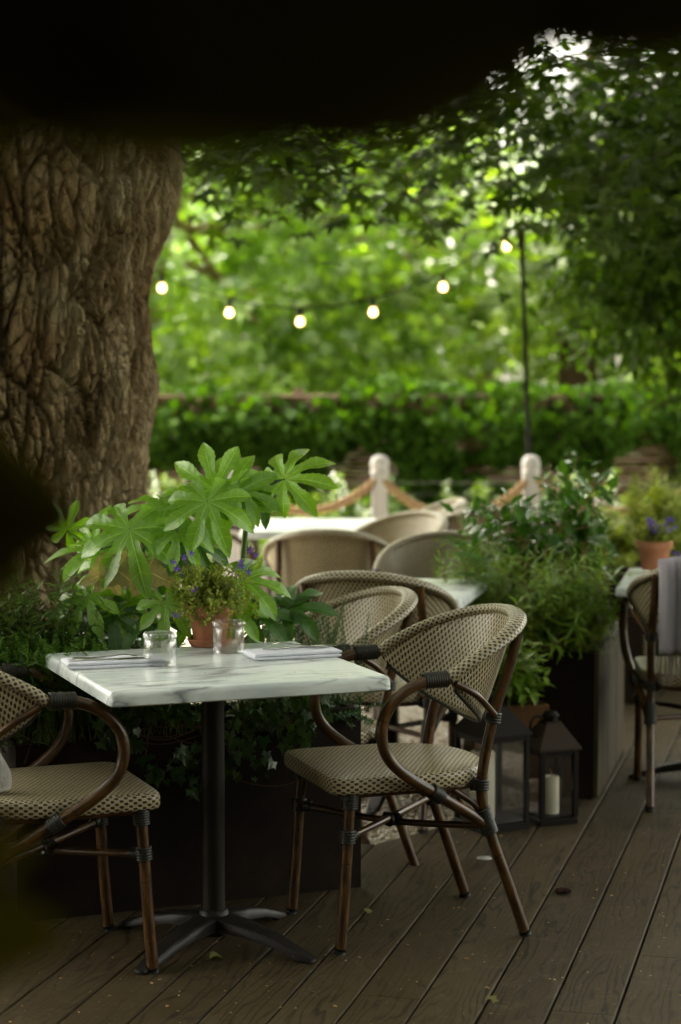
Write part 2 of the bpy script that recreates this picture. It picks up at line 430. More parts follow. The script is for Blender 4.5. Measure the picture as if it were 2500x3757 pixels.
_w = tt.math('SINE', tt.math('ADD', tt.math('MULTIPLY', _s.outputs[0], 150), tt.math('MULTIPLY', _s.outputs[1], 150)))
tt.color(tt.ramp(_w, [(.0, (.32, .19, .09)), (.6, (.62, .41, .23)), (1, (.72, .50, .29))])); tt.bump(_w, .8, .006)
M_REED = mat('reed_fence', (.12, .07, .045), .8, .2)
tt = NT(M_REED); _c = tt.coord('Object'); _n = tt.noise(tt.mapping(_c, (1.5, 1.5, 60)), 1, 3)
tt.color(tt.ramp(_n, [(.35, (.045, .026, .016)), (.55, (.13, .077, .048)), (.75, (.21, .14, .095))])); tt.bump(_n, .7, .01)

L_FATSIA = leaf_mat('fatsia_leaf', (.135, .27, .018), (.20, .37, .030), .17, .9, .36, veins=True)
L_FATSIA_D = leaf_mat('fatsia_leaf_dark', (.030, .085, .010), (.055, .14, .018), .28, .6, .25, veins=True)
L_WITHER = leaf_mat('withered_leaf', (.26, .24, .10), (.38, .33, .17), .7, .2, .3, tcol=(1, .9, .5), veins=True)
L_WILLOW = leaf_mat('willow_shrub_leaf', (.038, .078, .012), (.095, .17, .028), .38, .45, .25)
L_HEBE = leaf_mat('hebe_leaf', (.070, .16, .018), (.16, .31, .04), .35, .5, .25)
L_ROSE = leaf_mat('rosemary_leaf', (.022, .06, .018), (.05, .12, .035), .4, .45, .2)
L_IVY = leaf_mat('ivy_leaf', (.018, .048, .012), (.06, .12, .03), .32, .5, .2)
L_CAMPA = leaf_mat('campanula_leaf', (.12, .17, .020), (.33, .36, .07), .5, .3, .3)
L_CAMEL = leaf_mat('camellia_leaf', (.026, .075, .010), (.075, .17, .020), .24, .6, .2)
L_NANDI = leaf_mat('narrow_leaf', (.075, .14, .010), (.20, .31, .028), .38, .5, .3)
L_FERN = leaf_mat('fern_leaf', (.03, .09, .02), (.07, .17, .04), .5, .4, .3)
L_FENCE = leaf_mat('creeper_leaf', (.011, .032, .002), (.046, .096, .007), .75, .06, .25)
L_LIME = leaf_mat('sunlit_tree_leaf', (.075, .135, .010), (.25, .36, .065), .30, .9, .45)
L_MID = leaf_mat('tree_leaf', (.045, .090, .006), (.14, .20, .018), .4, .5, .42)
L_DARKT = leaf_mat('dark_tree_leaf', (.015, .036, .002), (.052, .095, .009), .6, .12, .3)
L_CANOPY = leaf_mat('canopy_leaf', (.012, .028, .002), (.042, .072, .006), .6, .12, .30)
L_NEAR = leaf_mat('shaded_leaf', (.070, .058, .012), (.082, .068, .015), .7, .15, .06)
M_PETAL = mat('violet_petal', (.20, .10, .50), .55, .3)

# ------------------------------------------------------------------ ground, deck, gravel
def sheet(name, x0, x1, y0, y1, z, m, nx=1, ny=1, f=None):
    b = MB(); V = []; 
    for j in range(ny + 1):
        for i in range(nx + 1):
            x = x0 + (x1 - x0) * i / nx; y = y0 + (y1 - y0) * j / ny
            V.append((x, y, z + (f(x, y) if f else 0)))
    F = [[j * (nx + 1) + i, j * (nx + 1) + i + 1, (j + 1) * (nx + 1) + i + 1, (j + 1) * (nx + 1) + i] for j in range(ny) for i in range(nx)]
    b.add(V, F, [(v[0], v[1]) for v in V]); o = b.build(name, m); tag(o, kind='structure'); return o

M_GROUND = mat('garden_soil', (.05, .05, .02), .95, .1)
tt = NT(M_GROUND); _c = tt.coord('Object'); tt.color(tt.ramp(tt.noise(_c, 3, 6, .7), [(.3, (.030, .036, .010)), (.6, (.060, .075, .02)), (.8, (.10, .09, .04))])); tt.bump(tt.noise(_c, 20, 4), .6, .02)
sheet('ground', -150, 150, -60, 220, -.10, M_GROUND)
M_GRAVEL = mat('pale_gravel', (.4, .36, .28), .85, .2)
tt = NT(M_GRAVEL); _c = tt.coord('Object'); _v = tt.n('TexVoronoi', {'Scale': 75.0}); tt.l(_c, _v.inputs['Vector'])
_s = tt.n('SeparateColor'); tt.l(_v.outputs['Color'], _s.inputs[0])
tt.color(tt.ramp(_s.outputs[0], [(.0, (.22, .17, .11)), (.3, (.42, .36, .26)), (.6, (.60, .54, .43)), (1, (.74, .70, .62))])); tt.bump(_v.outputs['Distance'], 1.0, -.01)
sheet('gravel_ground', -6, 5, 5.0, 12.6, -.014, M_GRAVEL, 60, 60, lambda x, y: -.026 * max(0, min(1, (7.0 - y) / .6)) + .008 * mnoise.noise(Vector((x * 3, y * 3, 0))))

YAW = 0.2477; DO, DW = -1.8938, .1559
def deck_w(u, v, z=0.0): return (u * math.cos(YAW) + v * math.sin(YAW), -u * math.sin(YAW) + v * math.cos(YAW), z)
def deck_end(u):
    xs = [-9, -1.7, -1.46, -1.37, -1.313, -1.27, -1.235, -1.19, -1.10, -1.0, 9]
    ys = [6.0, 6.02, 6.07, 6.13, 6.22, 6.38, 6.62, 7.1, 8.2, 12.4, 12.6]
    return float(np.interp(u, xs, ys))
def deck():
    b = MB(); rr = []
    for k in range(-26, 36):
        u0 = DO + k * DW + .0028; u1 = DO + (k + 1) * DW - .0028
        cuts = [-4.0]; v = -4.0 + random.random() * 2
        while v < 12.5:
            cuts.append(v); v += 3.6
        if k == 12: cuts = [-4.0, 4.62, 8.2]
        cuts = [c for c in cuts if c < deck_end((u0 + u1) / 2) - .3]
        for a, c0 in enumerate(cuts):
            last = a == len(cuts) - 1; c1 = None if last else cuts[a + 1] - .0012
            r_ = .0035
            prof = [(u0, -.024), (u0, -r_), (u0 + r_ * .3, -r_ * .3), (u0 + r_, 0), ((u0 + u1) / 2, 0), (u1 - r_, 0), (u1 - r_ * .3, -r_ * .3), (u1, -r_), (u1, -.024)]
            V, U = [], []
            for e in (0, 1):
                for (u, z) in prof:
                    vv = c0 if e == 0 else (deck_end(u) if last else c1)
                    V.append(deck_w(u, vv, z)); U.append((u, vv))
            n = len(prof)
            F = [[i, i + 1, n + i + 1, n + i] for i in range(n - 1)] + [list(range(n))[::-1], [n + i for i in range(n)]]
            b.add(V, F, U); rr += [random.random()] * len(V)
    o = b.build('deck', M_DECK, smooth=False); tag(o, kind='structure')
    at = o.data.attributes.new('rnd', 'FLOAT', 'POINT'); at.data.foreach_set('value', np.array(rr, dtype=np.float32))
    # near-black sheet standing for the shade below, a curved fascia along the free edge
    j = MB(); us = np.linspace(-5.5, -1.02, 70)
    P = [deck_w(u, deck_end(u) - .02) for u in us]
    V = []
    for p in P: V += [(p[0], p[1], -.012), (p[0], p[1], -.12)]
    j.add(V, [[2 * i, 2 * i + 1, 2 * i + 3, 2 * i + 2] for i in range(len(us) - 1)])
    us2 = list(np.linspace(-6, 4.2, 60)); 
    V = []
    for u in us2: V += [deck_w(u, -4, -.03), deck_w(u, deck_end(u) - .025, -.03)]
    j.add(V, [[2 * i, 2 * i + 2, 2 * i + 3, 2 * i + 1] for i in range(len(us2) - 1)])
    tag(j.build('deck_shade_fascia', mat('deck_void_shade', (.006, .005, .004), .9, .1), smooth=False), kind='structure')
deck()

# unseen slab and roof added behind and above the camera to block sky light
M_BLOCKER = mat('dark_blocker', (.035, .027, .020), .8, .2)
tt = NT(M_BLOCKER); _c = tt.coord('Object'); tt.color(tt.ramp(tt.noise(_c, 4, 4), [(.3, (.022, .017, .012)), (.7, (.045, .035, .025))]))
b = MB(); b.box((0, -2.6, 3.2), (26, .2, 6.4)); tag(b.build('light_blocker_back', M_BLOCKER, smooth=False), kind='structure')
b = MB()
for i in range(25): b.box((-8.4 + i * .7, -.35, 2.83), (.08, 4.3, .12))
b.box((0, -.35, 2.92), (18, 4.5, .05)); tag(b.build('light_blocker_roof', M_BLOCKER, smooth=False), kind='structure')

# ------------------------------------------------------------------ trees
M_BARK = mat('ridged_bark', (.2, .15, .10), .88, .15)
tt = NT(M_BARK); _c = tt.coord('Object')
_n = tt.noise(tt.mapping(_c, (7, 7, 2.5)), 1, 6, .65); _n2 = tt.noise(_c, 3.2, 4)
_a = tt.ramp(_n, [(.30, (.10, .064, .028)), (.45, (.29, .205, .11)), (.60, (.44, .34, .205)), (.78, (.56, .46, .31))])
_b = tt.ramp(_n2, [(.5, (0, 0, 0)), (.68, (1, 1, 1))])
tt.color(tt.mix(tt.math('MULTIPLY', _b, .35), _a, (.30, .15, .055)))
_v = tt.n('TexVoronoi', {'Scale': 1.0}, feature='DISTANCE_TO_EDGE')
_wn = tt.n('TexNoise', {'Scale': 14.0, 'Detail': 4}); tt.l(_c, _wn.inputs['Vector'])
_vm = tt.n('VectorMath', operation='MULTIPLY_ADD'); tt.l(_wn.outputs['Color'], _vm.inputs[0]); _vm.inputs[1].default_value = (1.6, 1.6, 1.6); tt.l(tt.mapping(_c, (38, 38, 17)), _vm.inputs[2])
tt.l(_vm.outputs[0], _v.inputs['Vector'])
tt.bump(tt.math('ADD', tt.math('MINIMUM', _v.outputs['Distance'], .16), tt.math('MULTIPLY', tt.noise(_c, 55, 5, .7), .28)), 1.0, .05)

def ridge(p):
    d, _ = mnoise.voronoi(p); return min(1.0, (d[1] - d[0]) * 2.2)

M_BARK2 = mat('dark_bark', (.05, .033, .016), .9, .1)
def big_tree():
    root = empty('old_tree', (-1.25, 7.0, -.1)); C0 = np.array([-1.25, 7.0, -.1])
    tag(root, 'thick old tree trunk with deeply ridged brown bark, rising behind the planter at the left', 'tree')
    zs = [-.1, .3, .6, 1.05, 1.235, 1.36, 1.465, 1.59, 1.74, 1.88, 1.985, 2.11, 2.4, 2.9, 3.6, 5.0]
    rs = [.74, .64, .60, .577, .59, .612, .623, .606, .600, .618, .662, .69, .70, .62, .52, .40]
    N, M_ = 440, 330
    th = np.linspace(-math.pi * .62, math.pi * .62, N); z = np.concatenate([np.linspace(-.1, .6, 20)[:-1], np.linspace(.6, 2.5, 340), np.linspace(2.5, 5, 31)[1:]]); M_ = len(z)
    V = []
    for zz in z:
        r0 = np.interp(zz, zs, rs)
        for t in th:
            # direction: t=0 looks at the camera
            s = t * .62
            wx = .05 * mnoise.noise(Vector((s * 5, zz * 3, 3))); wz = .09 * mnoise.noise(Vector((s * 5, zz * 3, 9)))
            p = Vector(((s + wx) * 15.0, (zz + wz) * 3.3, 0))
            k = ridge(p); k2 = ridge(Vector(((s + wx * 2.2) * 36, (zz + wz * 1.5) * 12, 4)))
            lum = mnoise.fractal(Vector((s * 2.4, zz * 1.6, 2)), 1.0, 2.0, 3)
            r_ = r0 + .058 * (min(1, k * 2.8) ** .6 - 1) + .026 * (min(1, k2 * 2.6) ** .6 - 1) + .026 * lum + .006 * mnoise.noise(Vector((s * 60, zz * 30, 0))) - .008
            lob = .035 * math.cos(5 * t + zz * .6) * (1 - .5 * abs(math.sin(t)))
            V.append(((r_ + lob * .4) * math.sin(t), -(r_ + lob) * math.cos(t) * .9, zz + .1))
    V = np.array(V)
    i = np.arange(M_ - 1)[:, None] * N + np.arange(N - 1)[None]; i = i.ravel()
    F = np.stack([i, i + 1, i + N + 1, i + N], 1)
    trunk = build_batch('trunk', [(V, F, np.zeros((F.size, 2)), np.zeros(len(V)))], M_BARK, root, smooth=True)
    mb = MB()   # back half of the trunk
    pts = [(0, .14, zz + .1) for zz in zs]; mb.tube(pts, [r_ * .84 for r_ in rs], 20)
    mb.build('trunk_back', M_BARK, root)
    # limbs into the canopy
    for (pth, r0, r1) in [([(0, -.1, 2.3), (.6, -.3, 2.9), (1.6, -.5, 3.3), (3.2, -.4, 3.7), (5.2, .3, 3.9)], .24, .07),
                          ([(0, -.1, 2.6), (-.6, -.8, 3.2), (-1.5, -2, 3.7), (-2.2, -3.6, 4.0)], .2, .06),
                          ([(.1, -.1, 3.0), (.9, .9, 3.6), (2.0, 2.4, 4.0), (3.2, 4.5, 4.2)], .2, .06),
                          ([(0, -.3, 3.2), (.6, -1.4, 3.6), (1.4, -2.8, 3.9), (2.2, -4.0, 4.0)], .18, .05)]:
        mb = MB(); q = spline(pth, 8); mb.tube(q, list(np.linspace(r0, r1, len(q))), 12); mb.build('branch', M_BARK, root)
    # canopy: clumps of maple-like leaves hanging over the terrace
    P, S = [], []
    def clump(c, rad, n, s0=.13):
        q = rng.normal(size=(n, 3)) * np.array([rad, rad, rad * .55]); P.append(c + q); S.append(s0 * (.7 + .6 * rng.random(n)))
    for _ in range(1150):
        x = rng.uniform(-5.5, 6.5); y = rng.uniform(1.6, 13.5)
        low = 1.62 + .098 * y if y > 9 else 1.55 + .187 * y + .35
        low = max(low, 2.5) if y < 9 else low
        zz = low + .25 + rng.random() ** 1.5 * 1.8 + .25 * mnoise.noise(Vector((x, y, 0)))
        if x > .9 + .06 * y and rng.random() < .35: continue
        if (x + 1.25) ** 2 + (y - 7) ** 2 < .9 and zz < 3: continue
        if y > 8.5 and .045 * y < x < .19 * y and zz < 1.5 + .23 * y and rng.random() < .94: continue
        if y > 8.5: zz += rng.random() * 1.0
        clump(np.array([x, y, zz]), .36, 30 if y < 8.5 else 46, .13 if y < 8.5 else .09)
    for _ in range(420):  # unseen high clumps added to shade the far tables
        clump(np.array([rng.uniform(-4, 4.5), rng.uniform(4.5, 11.5), rng.uniform(4.4, 5.6)]), .42, 30, .14)
    for _ in range(62):   # low skirt seen against the light at the top of the view
        y = rng.uniform(8, 12.5); x = rng.uniform(-.75, .26 * y - .1) 
        zz = 1.50 + y * (.080 + .05 * rng.random() ** .7 + .02 * mnoise.noise(Vector((x * 1.5, y, 7))))
        clump(np.array([x, y, zz]), .20, 40, .085)
    for _ in range(50):
        y = rng.uniform(8.5, 13.5); x = y * rng.uniform(.055, .20)
        zz = 1.50 + y * (.118 + .03 * mnoise.noise(Vector((x * 2, y, 3))) + .085 * rng.random())
        clump(np.array([x, y, zz]), .17, 34, .085)
    P = np.concatenate(P) - C0; S = np.concatenate(S); n = len(P)
    X = rand_dirs(n) * np.array([1, 1, .4]) + np.array([0, 0, -.25]); Z = rand_dirs(n) * .6 + np.array([0, 0, 1.0])
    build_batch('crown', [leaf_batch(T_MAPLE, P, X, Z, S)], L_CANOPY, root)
big_tree()

def tree(label, loc, h, crown_c, crown_r, n_clump, per, leaf, m, name='garden_tree', trunk_r=.14, group=None, hollow=.35, sig=.30, tmpl=None, bark=None, nbr=14):
    root = empty(name, loc); tag(root, label, 'tree', group)
    mb = MB(); cz = crown_c[2]
    q = spline([(0, 0, 0), (.08, .05, h * .3), (-.05, .1, h * .55), (crown_c[0] * .6, crown_c[1] * .6, h * .9)], 6)
    mb.tube(q, list(np.linspace(trunk_r * 1.25, trunk_r * .4, len(q))), 12); mb.build('trunk', bark or M_BARK, root)
    br = MB()
    cl = []
    for _ in range(n_clump):
        d = rand_dirs(1)[0]; r_ = hollow + (1 - hollow) * rng.random() ** .6
        c = np.array(crown_c) + d * np.array(crown_r) * r_; cl.append(c)
    for c in cl[:nbr]:
        s = np.array(q[int(len(q) * rng.uniform(.35, .95)) - 1]); mid = (s + c) / 2 + np.array([0, 0, -.1])
        br.tube(spline([tuple(s), tuple(mid), tuple(c)], 4), list(np.linspace(trunk_r * .35, .012, 9)), 6)
    br.build('branch', bark or M_BARK, root)
    P = np.concatenate([c + rng.normal(size=(per, 3)) * np.array([sig, sig, sig * .55]) * rng.uniform(.55, 1.0) for c in cl]); P = P[P[:, 2] > .1]
    n = len(P); out = norm(P - np.array(crown_c))
    X = out * .5 + rand_dirs(n) * .9 + np.array([0, 0, -.45]); Z = np.array([0, -.15, 1.0]) + rand_dirs(n) * .7 + out * .4
    build_batch('crown', [leaf_batch(tmpl or T_MAPLE, P, X, Z, leaf * (.6 + .7 * rng.random(n)))], m, root)
    return root

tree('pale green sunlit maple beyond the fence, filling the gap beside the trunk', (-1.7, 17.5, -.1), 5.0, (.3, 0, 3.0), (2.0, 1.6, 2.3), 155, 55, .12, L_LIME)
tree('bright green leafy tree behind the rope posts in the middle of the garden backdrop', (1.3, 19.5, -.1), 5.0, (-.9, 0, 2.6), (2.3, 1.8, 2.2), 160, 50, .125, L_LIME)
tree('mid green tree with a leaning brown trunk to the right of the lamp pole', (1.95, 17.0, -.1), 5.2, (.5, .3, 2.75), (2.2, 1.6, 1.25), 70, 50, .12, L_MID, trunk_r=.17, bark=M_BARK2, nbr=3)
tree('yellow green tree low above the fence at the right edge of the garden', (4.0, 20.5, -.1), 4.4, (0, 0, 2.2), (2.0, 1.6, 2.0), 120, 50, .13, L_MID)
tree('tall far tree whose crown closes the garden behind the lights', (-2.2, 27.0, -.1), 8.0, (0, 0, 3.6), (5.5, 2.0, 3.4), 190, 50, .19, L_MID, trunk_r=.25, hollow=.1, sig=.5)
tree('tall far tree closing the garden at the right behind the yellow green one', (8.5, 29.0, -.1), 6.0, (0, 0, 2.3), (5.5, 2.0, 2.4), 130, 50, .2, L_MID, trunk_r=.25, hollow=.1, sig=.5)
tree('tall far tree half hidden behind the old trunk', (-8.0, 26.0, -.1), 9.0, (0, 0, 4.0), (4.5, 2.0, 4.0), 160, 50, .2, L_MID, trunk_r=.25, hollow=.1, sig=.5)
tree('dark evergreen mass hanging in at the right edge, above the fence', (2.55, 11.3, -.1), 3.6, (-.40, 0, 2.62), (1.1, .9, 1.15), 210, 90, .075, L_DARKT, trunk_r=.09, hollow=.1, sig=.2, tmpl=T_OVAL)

# ------------------------------------------------------------------ fence, creeper, rope posts, lamps
def fence():
    root = empty('reed_fence', (0.5, 14.0, -.1)); tag(root, 'brown woven reed fence half covered by green creeper', 'fence')
    b = MB(); n = 44
    for k in range(n):
        z = .03 + k * .0325; xs = np.linspace(-6, 6, 60)
        b.tube([(x, .014 * math.sin(x * 7 + (k % 2) * math.pi), z) for x in xs], .017, 5)
    b.build('reed_panel', M_REED, root)
    for x in np.arange(-5.6, 6, 1.6):
        p = MB(); p.box((x, .06, .74), (.07, .07, 1.48), bev=.005); p.build('post', M_STEM_B, root, smooth=False)
fence()
def creeper():
    n = 34000; x = rng.uniform(-5.2, 6.2, n); z = rng.uniform(-.05, 1.62, n)
    keep = []
    for i in range(n):
        v = mnoise.fractal(Vector((x[i] * 1.25, 0, z[i] * 2.3)), 1.0, 2.0, 3)
        top = 1.36 + .10 * mnoise.noise(Vector((x[i] * 1.6, 5, 0))) + (.08 if x[i] > 0 else 0)
        bare = (x[i] < .3 and .15 < z[i] < 1.15)
        keep.append(z[i] < top and v > (.10 if bare else -.16) - (.5 if z[i] > 1.12 or z[i] < .45 else 0))
    k = np.array(keep); x, z = x[k], z[k]; n = len(x)
    bulge = np.array([.10 + .16 * max(0, mnoise.noise(Vector((a * 2.2, 1, c * 2.2)))) for a, c in zip(x, z)])
    y = 14.0 - bulge * rng.random(n) - .02; y = np.where(z > 1.22, y + rng.random(n) * .25, y)
    P = np.stack([x, y, z], 1)
    X = np.array([0, -.3, -1.0]) + rand_dirs(n) * .7; Z = np.array([0, -1, .6]) + rand_dirs(n) * .55
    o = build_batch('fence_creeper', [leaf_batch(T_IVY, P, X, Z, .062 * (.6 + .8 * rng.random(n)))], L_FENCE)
    tag(o, 'dense green creeper covering the reed fence and spilling over its top', 'creeper', kind='stuff')
creeper()

def rope_post(label, x, y):
    r_ = empty('rope_post', (x, y, -.005)); tag(r_, label, 'post', 'white posts of the rope fence')
    b = MB(); b.box((0, 0, .475), (.088, .088, .95), bev=.006); b.build('shaft', M_POST, r_, smooth=False)
    b = MB(); b.lathe([(0, .945), (.050, .95), (.053, .962), (.046, .975), (.050, .99), (.052, 1.012), (.044, 1.035), (.026, 1.05), (0, 1.054)], 20); b.build('finial', M_POST, r_, autosmooth=40)
rope_post('white rope post nearest the middle, with rope hung to both sides', .215, 10.9)
rope_post('white rope post at the foot of the lamp pole', 1.045, 10.9)
rope_post('white rope post almost hidden behind the big green leaf', -.594, 10.9)
rope_post('white rope post behind the old tree', -1.42, 10.9)
rope_post('white rope post behind the shrubs at the right', 1.99, 10.9)
xs = [-1.42, -.594, .215, 1.045, 1.99]
for i, (a, c) in enumerate(zip(xs, xs[1:])):
    q = []
    for k in range(25):
        t = k / 24; sagg = .185 if i != 2 else .215
        q.append((a + (c - a) * t, 10.885 - .07 * math.sin(math.pi * t), .93 - sagg * 4 * t * (1 - t)))
    b = MB(); b.tube(q, .025, 10)
    lab = ['thick tan rope sagging behind the old tree', 'thick tan rope sagging to the left of the middle post, above the far table', 'thick tan rope sagging between the two clear white posts', 'thick tan rope hidden behind the shrubs to the right of the lamp pole'][i]
    tag(b.build('rope', M_ROPE), lab, 'rope', 'ropes of the rope fence')
# thin wire fence further back
wf = empty('wire_fence', (0, 11.6, -.1)); tag(wf, 'thin pale wire fence strung low behind the rope posts', 'fence')
M_WIRE = mat('galvanised_wire', (.20, .20, .17), .6, .2)
b = MB()
for z in (.3, .45, .6, .75, .9, 1.05): b.tube([(-2.5, 0, z - (.06 if z > 1 else 0)), (.3, 0, z - (.09 if z > 1 else 0)), (3, 0, z - .12)], 0.0018 if z > 1 else .0008, 5)
for x in np.arange(-2.4, 3, .12): b.tube([(x, 0, .1), (x, 0, .96)], .0006, 4)
b.build('wire', M_WIRE, wf)
for x in (-2.4, -.9, .75, 2.4): b = MB(); b.tube([(x, 0, 0), (x, 0, .98)], .007, 6); b.build('stake', M_BLACK, wf)

# lamp pole and festoon lights
lp = empty('lamp_pole', (1.045, 10.97, -.005)); tag(lp, 'thin dark pole rising behind the right rope post and carrying the lights', 'pole')
b = MB(); b.tube([(0, 0, 0), (-.01, 0, 1.2), (-.055, 0, 2.29)], .013, 8); b.build('shaft', M_BLACK, lp)
b = MB(); b.tube([(-.16, 0, 2.285), (.03, 0, 2.295)], .010, 8); b.tube([(-.055, 0, 2.18), (-.055, 0, 2.29)], .02, 8); b.build('crossbar', M_BLACK, lp)
M_BULB = bpy.data.materials.new('lit_bulb'); M_BULB.use_nodes = True
_b = M_BULB.node_tree.nodes['Principled BSDF']; _b.inputs['Base Color'].default_value = (.9, .8, .6, 1); _b.inputs['Emission Color'].default_value = (1, .62, .22, 1); _b.inputs['Emission Strength'].default_value = 1.0
BP = [(-1.45, 10.9, 2.30), (-.974, 10.9, 1.96), (-.607, 10.9, 1.825), (-.221, 10.9, 1.776), (.178, 10.9, 1.828), (.559, 10.9, 1.964), (.904, 10.9, 2.186)]
sl = empty('string_lights', (1.0, 10.9, 2.25)); tag(sl, 'sagging dark cable of lit warm bulbs hung from the old tree to the thin pole', 'string lights')
O_ = np.array([1.0, 10.9, 2.25])
cable = [tuple(np.array(p) + [0, 0, .075] - O_) for p in [(-1.9, 9.6, 2.9)] + BP + [(.99, 10.95, 2.25)]]
b = MB(); b.tube(spline(cable, 8), .0042, 5); b.build('cable', M_BLACK, sl)
for p in BP[1:]:
    q = np.array(p) - O_
    s = MB(); s.tube([tuple(q + [0, 0, .078]), tuple(q + [0, 0, .025])], [.011, .014], 8); so = s.build('socket', M_BLACK, sl)
    s = MB(); s.lathe([(0, -.023), (.011, -.021), (.019, -.013), (.0220, -.002), (.019, .010), (.012, .023), (.010, .032)], 14, tuple(q)); s.build('bulb', M_BULB, sl)

# ------------------------------------------------------------------ marble tables
def rounded_top(sx, sy, th, rc=.018):
    b = MB(); rings = []
    def ring(ins, z):
        x, y = sx / 2 - ins, sy / 2 - ins; r_ = max(rc - ins * .3, .004); out = []
        for cx_, cy_, a0 in ((x - r_, y - r_, 0), (-x + r_, y - r_, 90), (-x + r_, -y + r_, 180), (x - r_, -y + r_, 270)):
            for k in range(6): a = R(a0 + 90 * k / 5); out.append((cx_ + r_ * math.cos(a), cy_ + r_ * math.sin(a), z))
        return out
    for ins, z in ((.004, -th), (0, -th + .003), (.0005, -.014), (.0025, -.006), (.006, -.0018), (.011, 0)): rings.append(ring(ins, z))
    n = 24; V = [p for r_ in rings for p in r_]; F = [list(range(n))[::-1], [n * 5 + i for i in range(n)]]
    for k in range(5):
        for i in range(n): F.append([k * n + i, k * n + (i + 1) % n, (k + 1) * n + (i + 1) % n, (k + 1) * n + i])
    b.add(V, F); return b
def make_table(label, loc, rz, size=(.70, .70), group='marble topped tables', base_rot=0.0, h=.75, off=(0, 0)):
    t = empty('marble_table', loc, rz); tag(t, label, 'table', group)
    top = rounded_top(size[0], size[1], .036).build('tabletop', M_MARBLE, t, autosmooth=50); top.location = (0, 0, h)
    b = MB(); b.tube([(*off, .04), (*off, h - .045)], .030, 24); b.build('pole', M_IRON, t, autosmooth=50)
    b = MB(); b.box((*off, h - .042), (.36, .06, .01)); b.box((*off, h - .0425), (.06, .36, .009)); b.build('bracket', M_IRON, t, smooth=False)
    b = MB()   # cast cross base: four arched, tapering arms
    for k in range(4):
        a = base_rot + k * math.pi / 2; ca, sa = math.cos(a), math.sin(a); V = []
        prof = [(0.0, .036, .085, .045), (.05, .034, .082, .045), (.12, .031, .072, .042), (.20, .028, .052, .030), (.27, .024, .028, .010), (.312, .018, .014, .004), (.318, .012, .010, .004)]
        for (r_, hw, zt, zb) in prof:
            for (yy, zz) in ((-hw, zb), (-hw, zt - .008), (-hw * .75, zt), (hw * .75, zt), (hw, zt - .008), (hw, zb)):
                V.append((r_ * ca - yy * sa, r_ * sa + yy * ca, zz))
        F = []
        for i in range(len(prof) - 1):
            for j in range(6): F.append([i * 6 + j, i * 6 + (j + 1) % 6, (i + 1) * 6 + (j + 1) % 6, (i + 1) * 6 + j])
        m = (len(prof) - 1) * 6; F.append([m + j for j in range(6)]); b.add(V, F)
        b.lathe([(.0, 0), (.014, 0), (.014, .012), (.006, .013), (.006, .02)], 12, (.285 * ca, .285 * sa, 0))
    b.lathe([(.0, .095), (.034, .095), (.040, .088), (.042, .03), (0, .03)], 24)
    b.build('cross_base', M_BASE, t, autosmooth=45).location = (*off, 0)
    return t
TX, TY, TR = -.334, 5.086, .3693
make_table('nearest marble topped table, laid with napkins, cutlery, tumblers and a flower pot', (TX, TY, 0), TR, (.718, .712), base_rot=R(-33) - TR, off=(.02, .05))
make_table('marble topped table furthest back, in front of the rope posts', (-.13, 9.86, -.005), .02, (.72, .86))
make_table('marble topped table between the grey backed chairs and the planter with shrubs', (.17, 6.98, -.005), -.22, (.62, .66))
make_table('marble topped table at the right edge with a terracotta pot on it', (1.38, 7.22, 0), -.21)
make_table('pale table glimpsed through the shrubs behind the left planter', (-.80, 6.05, -.005), .37, (.5, .34), h=.70)

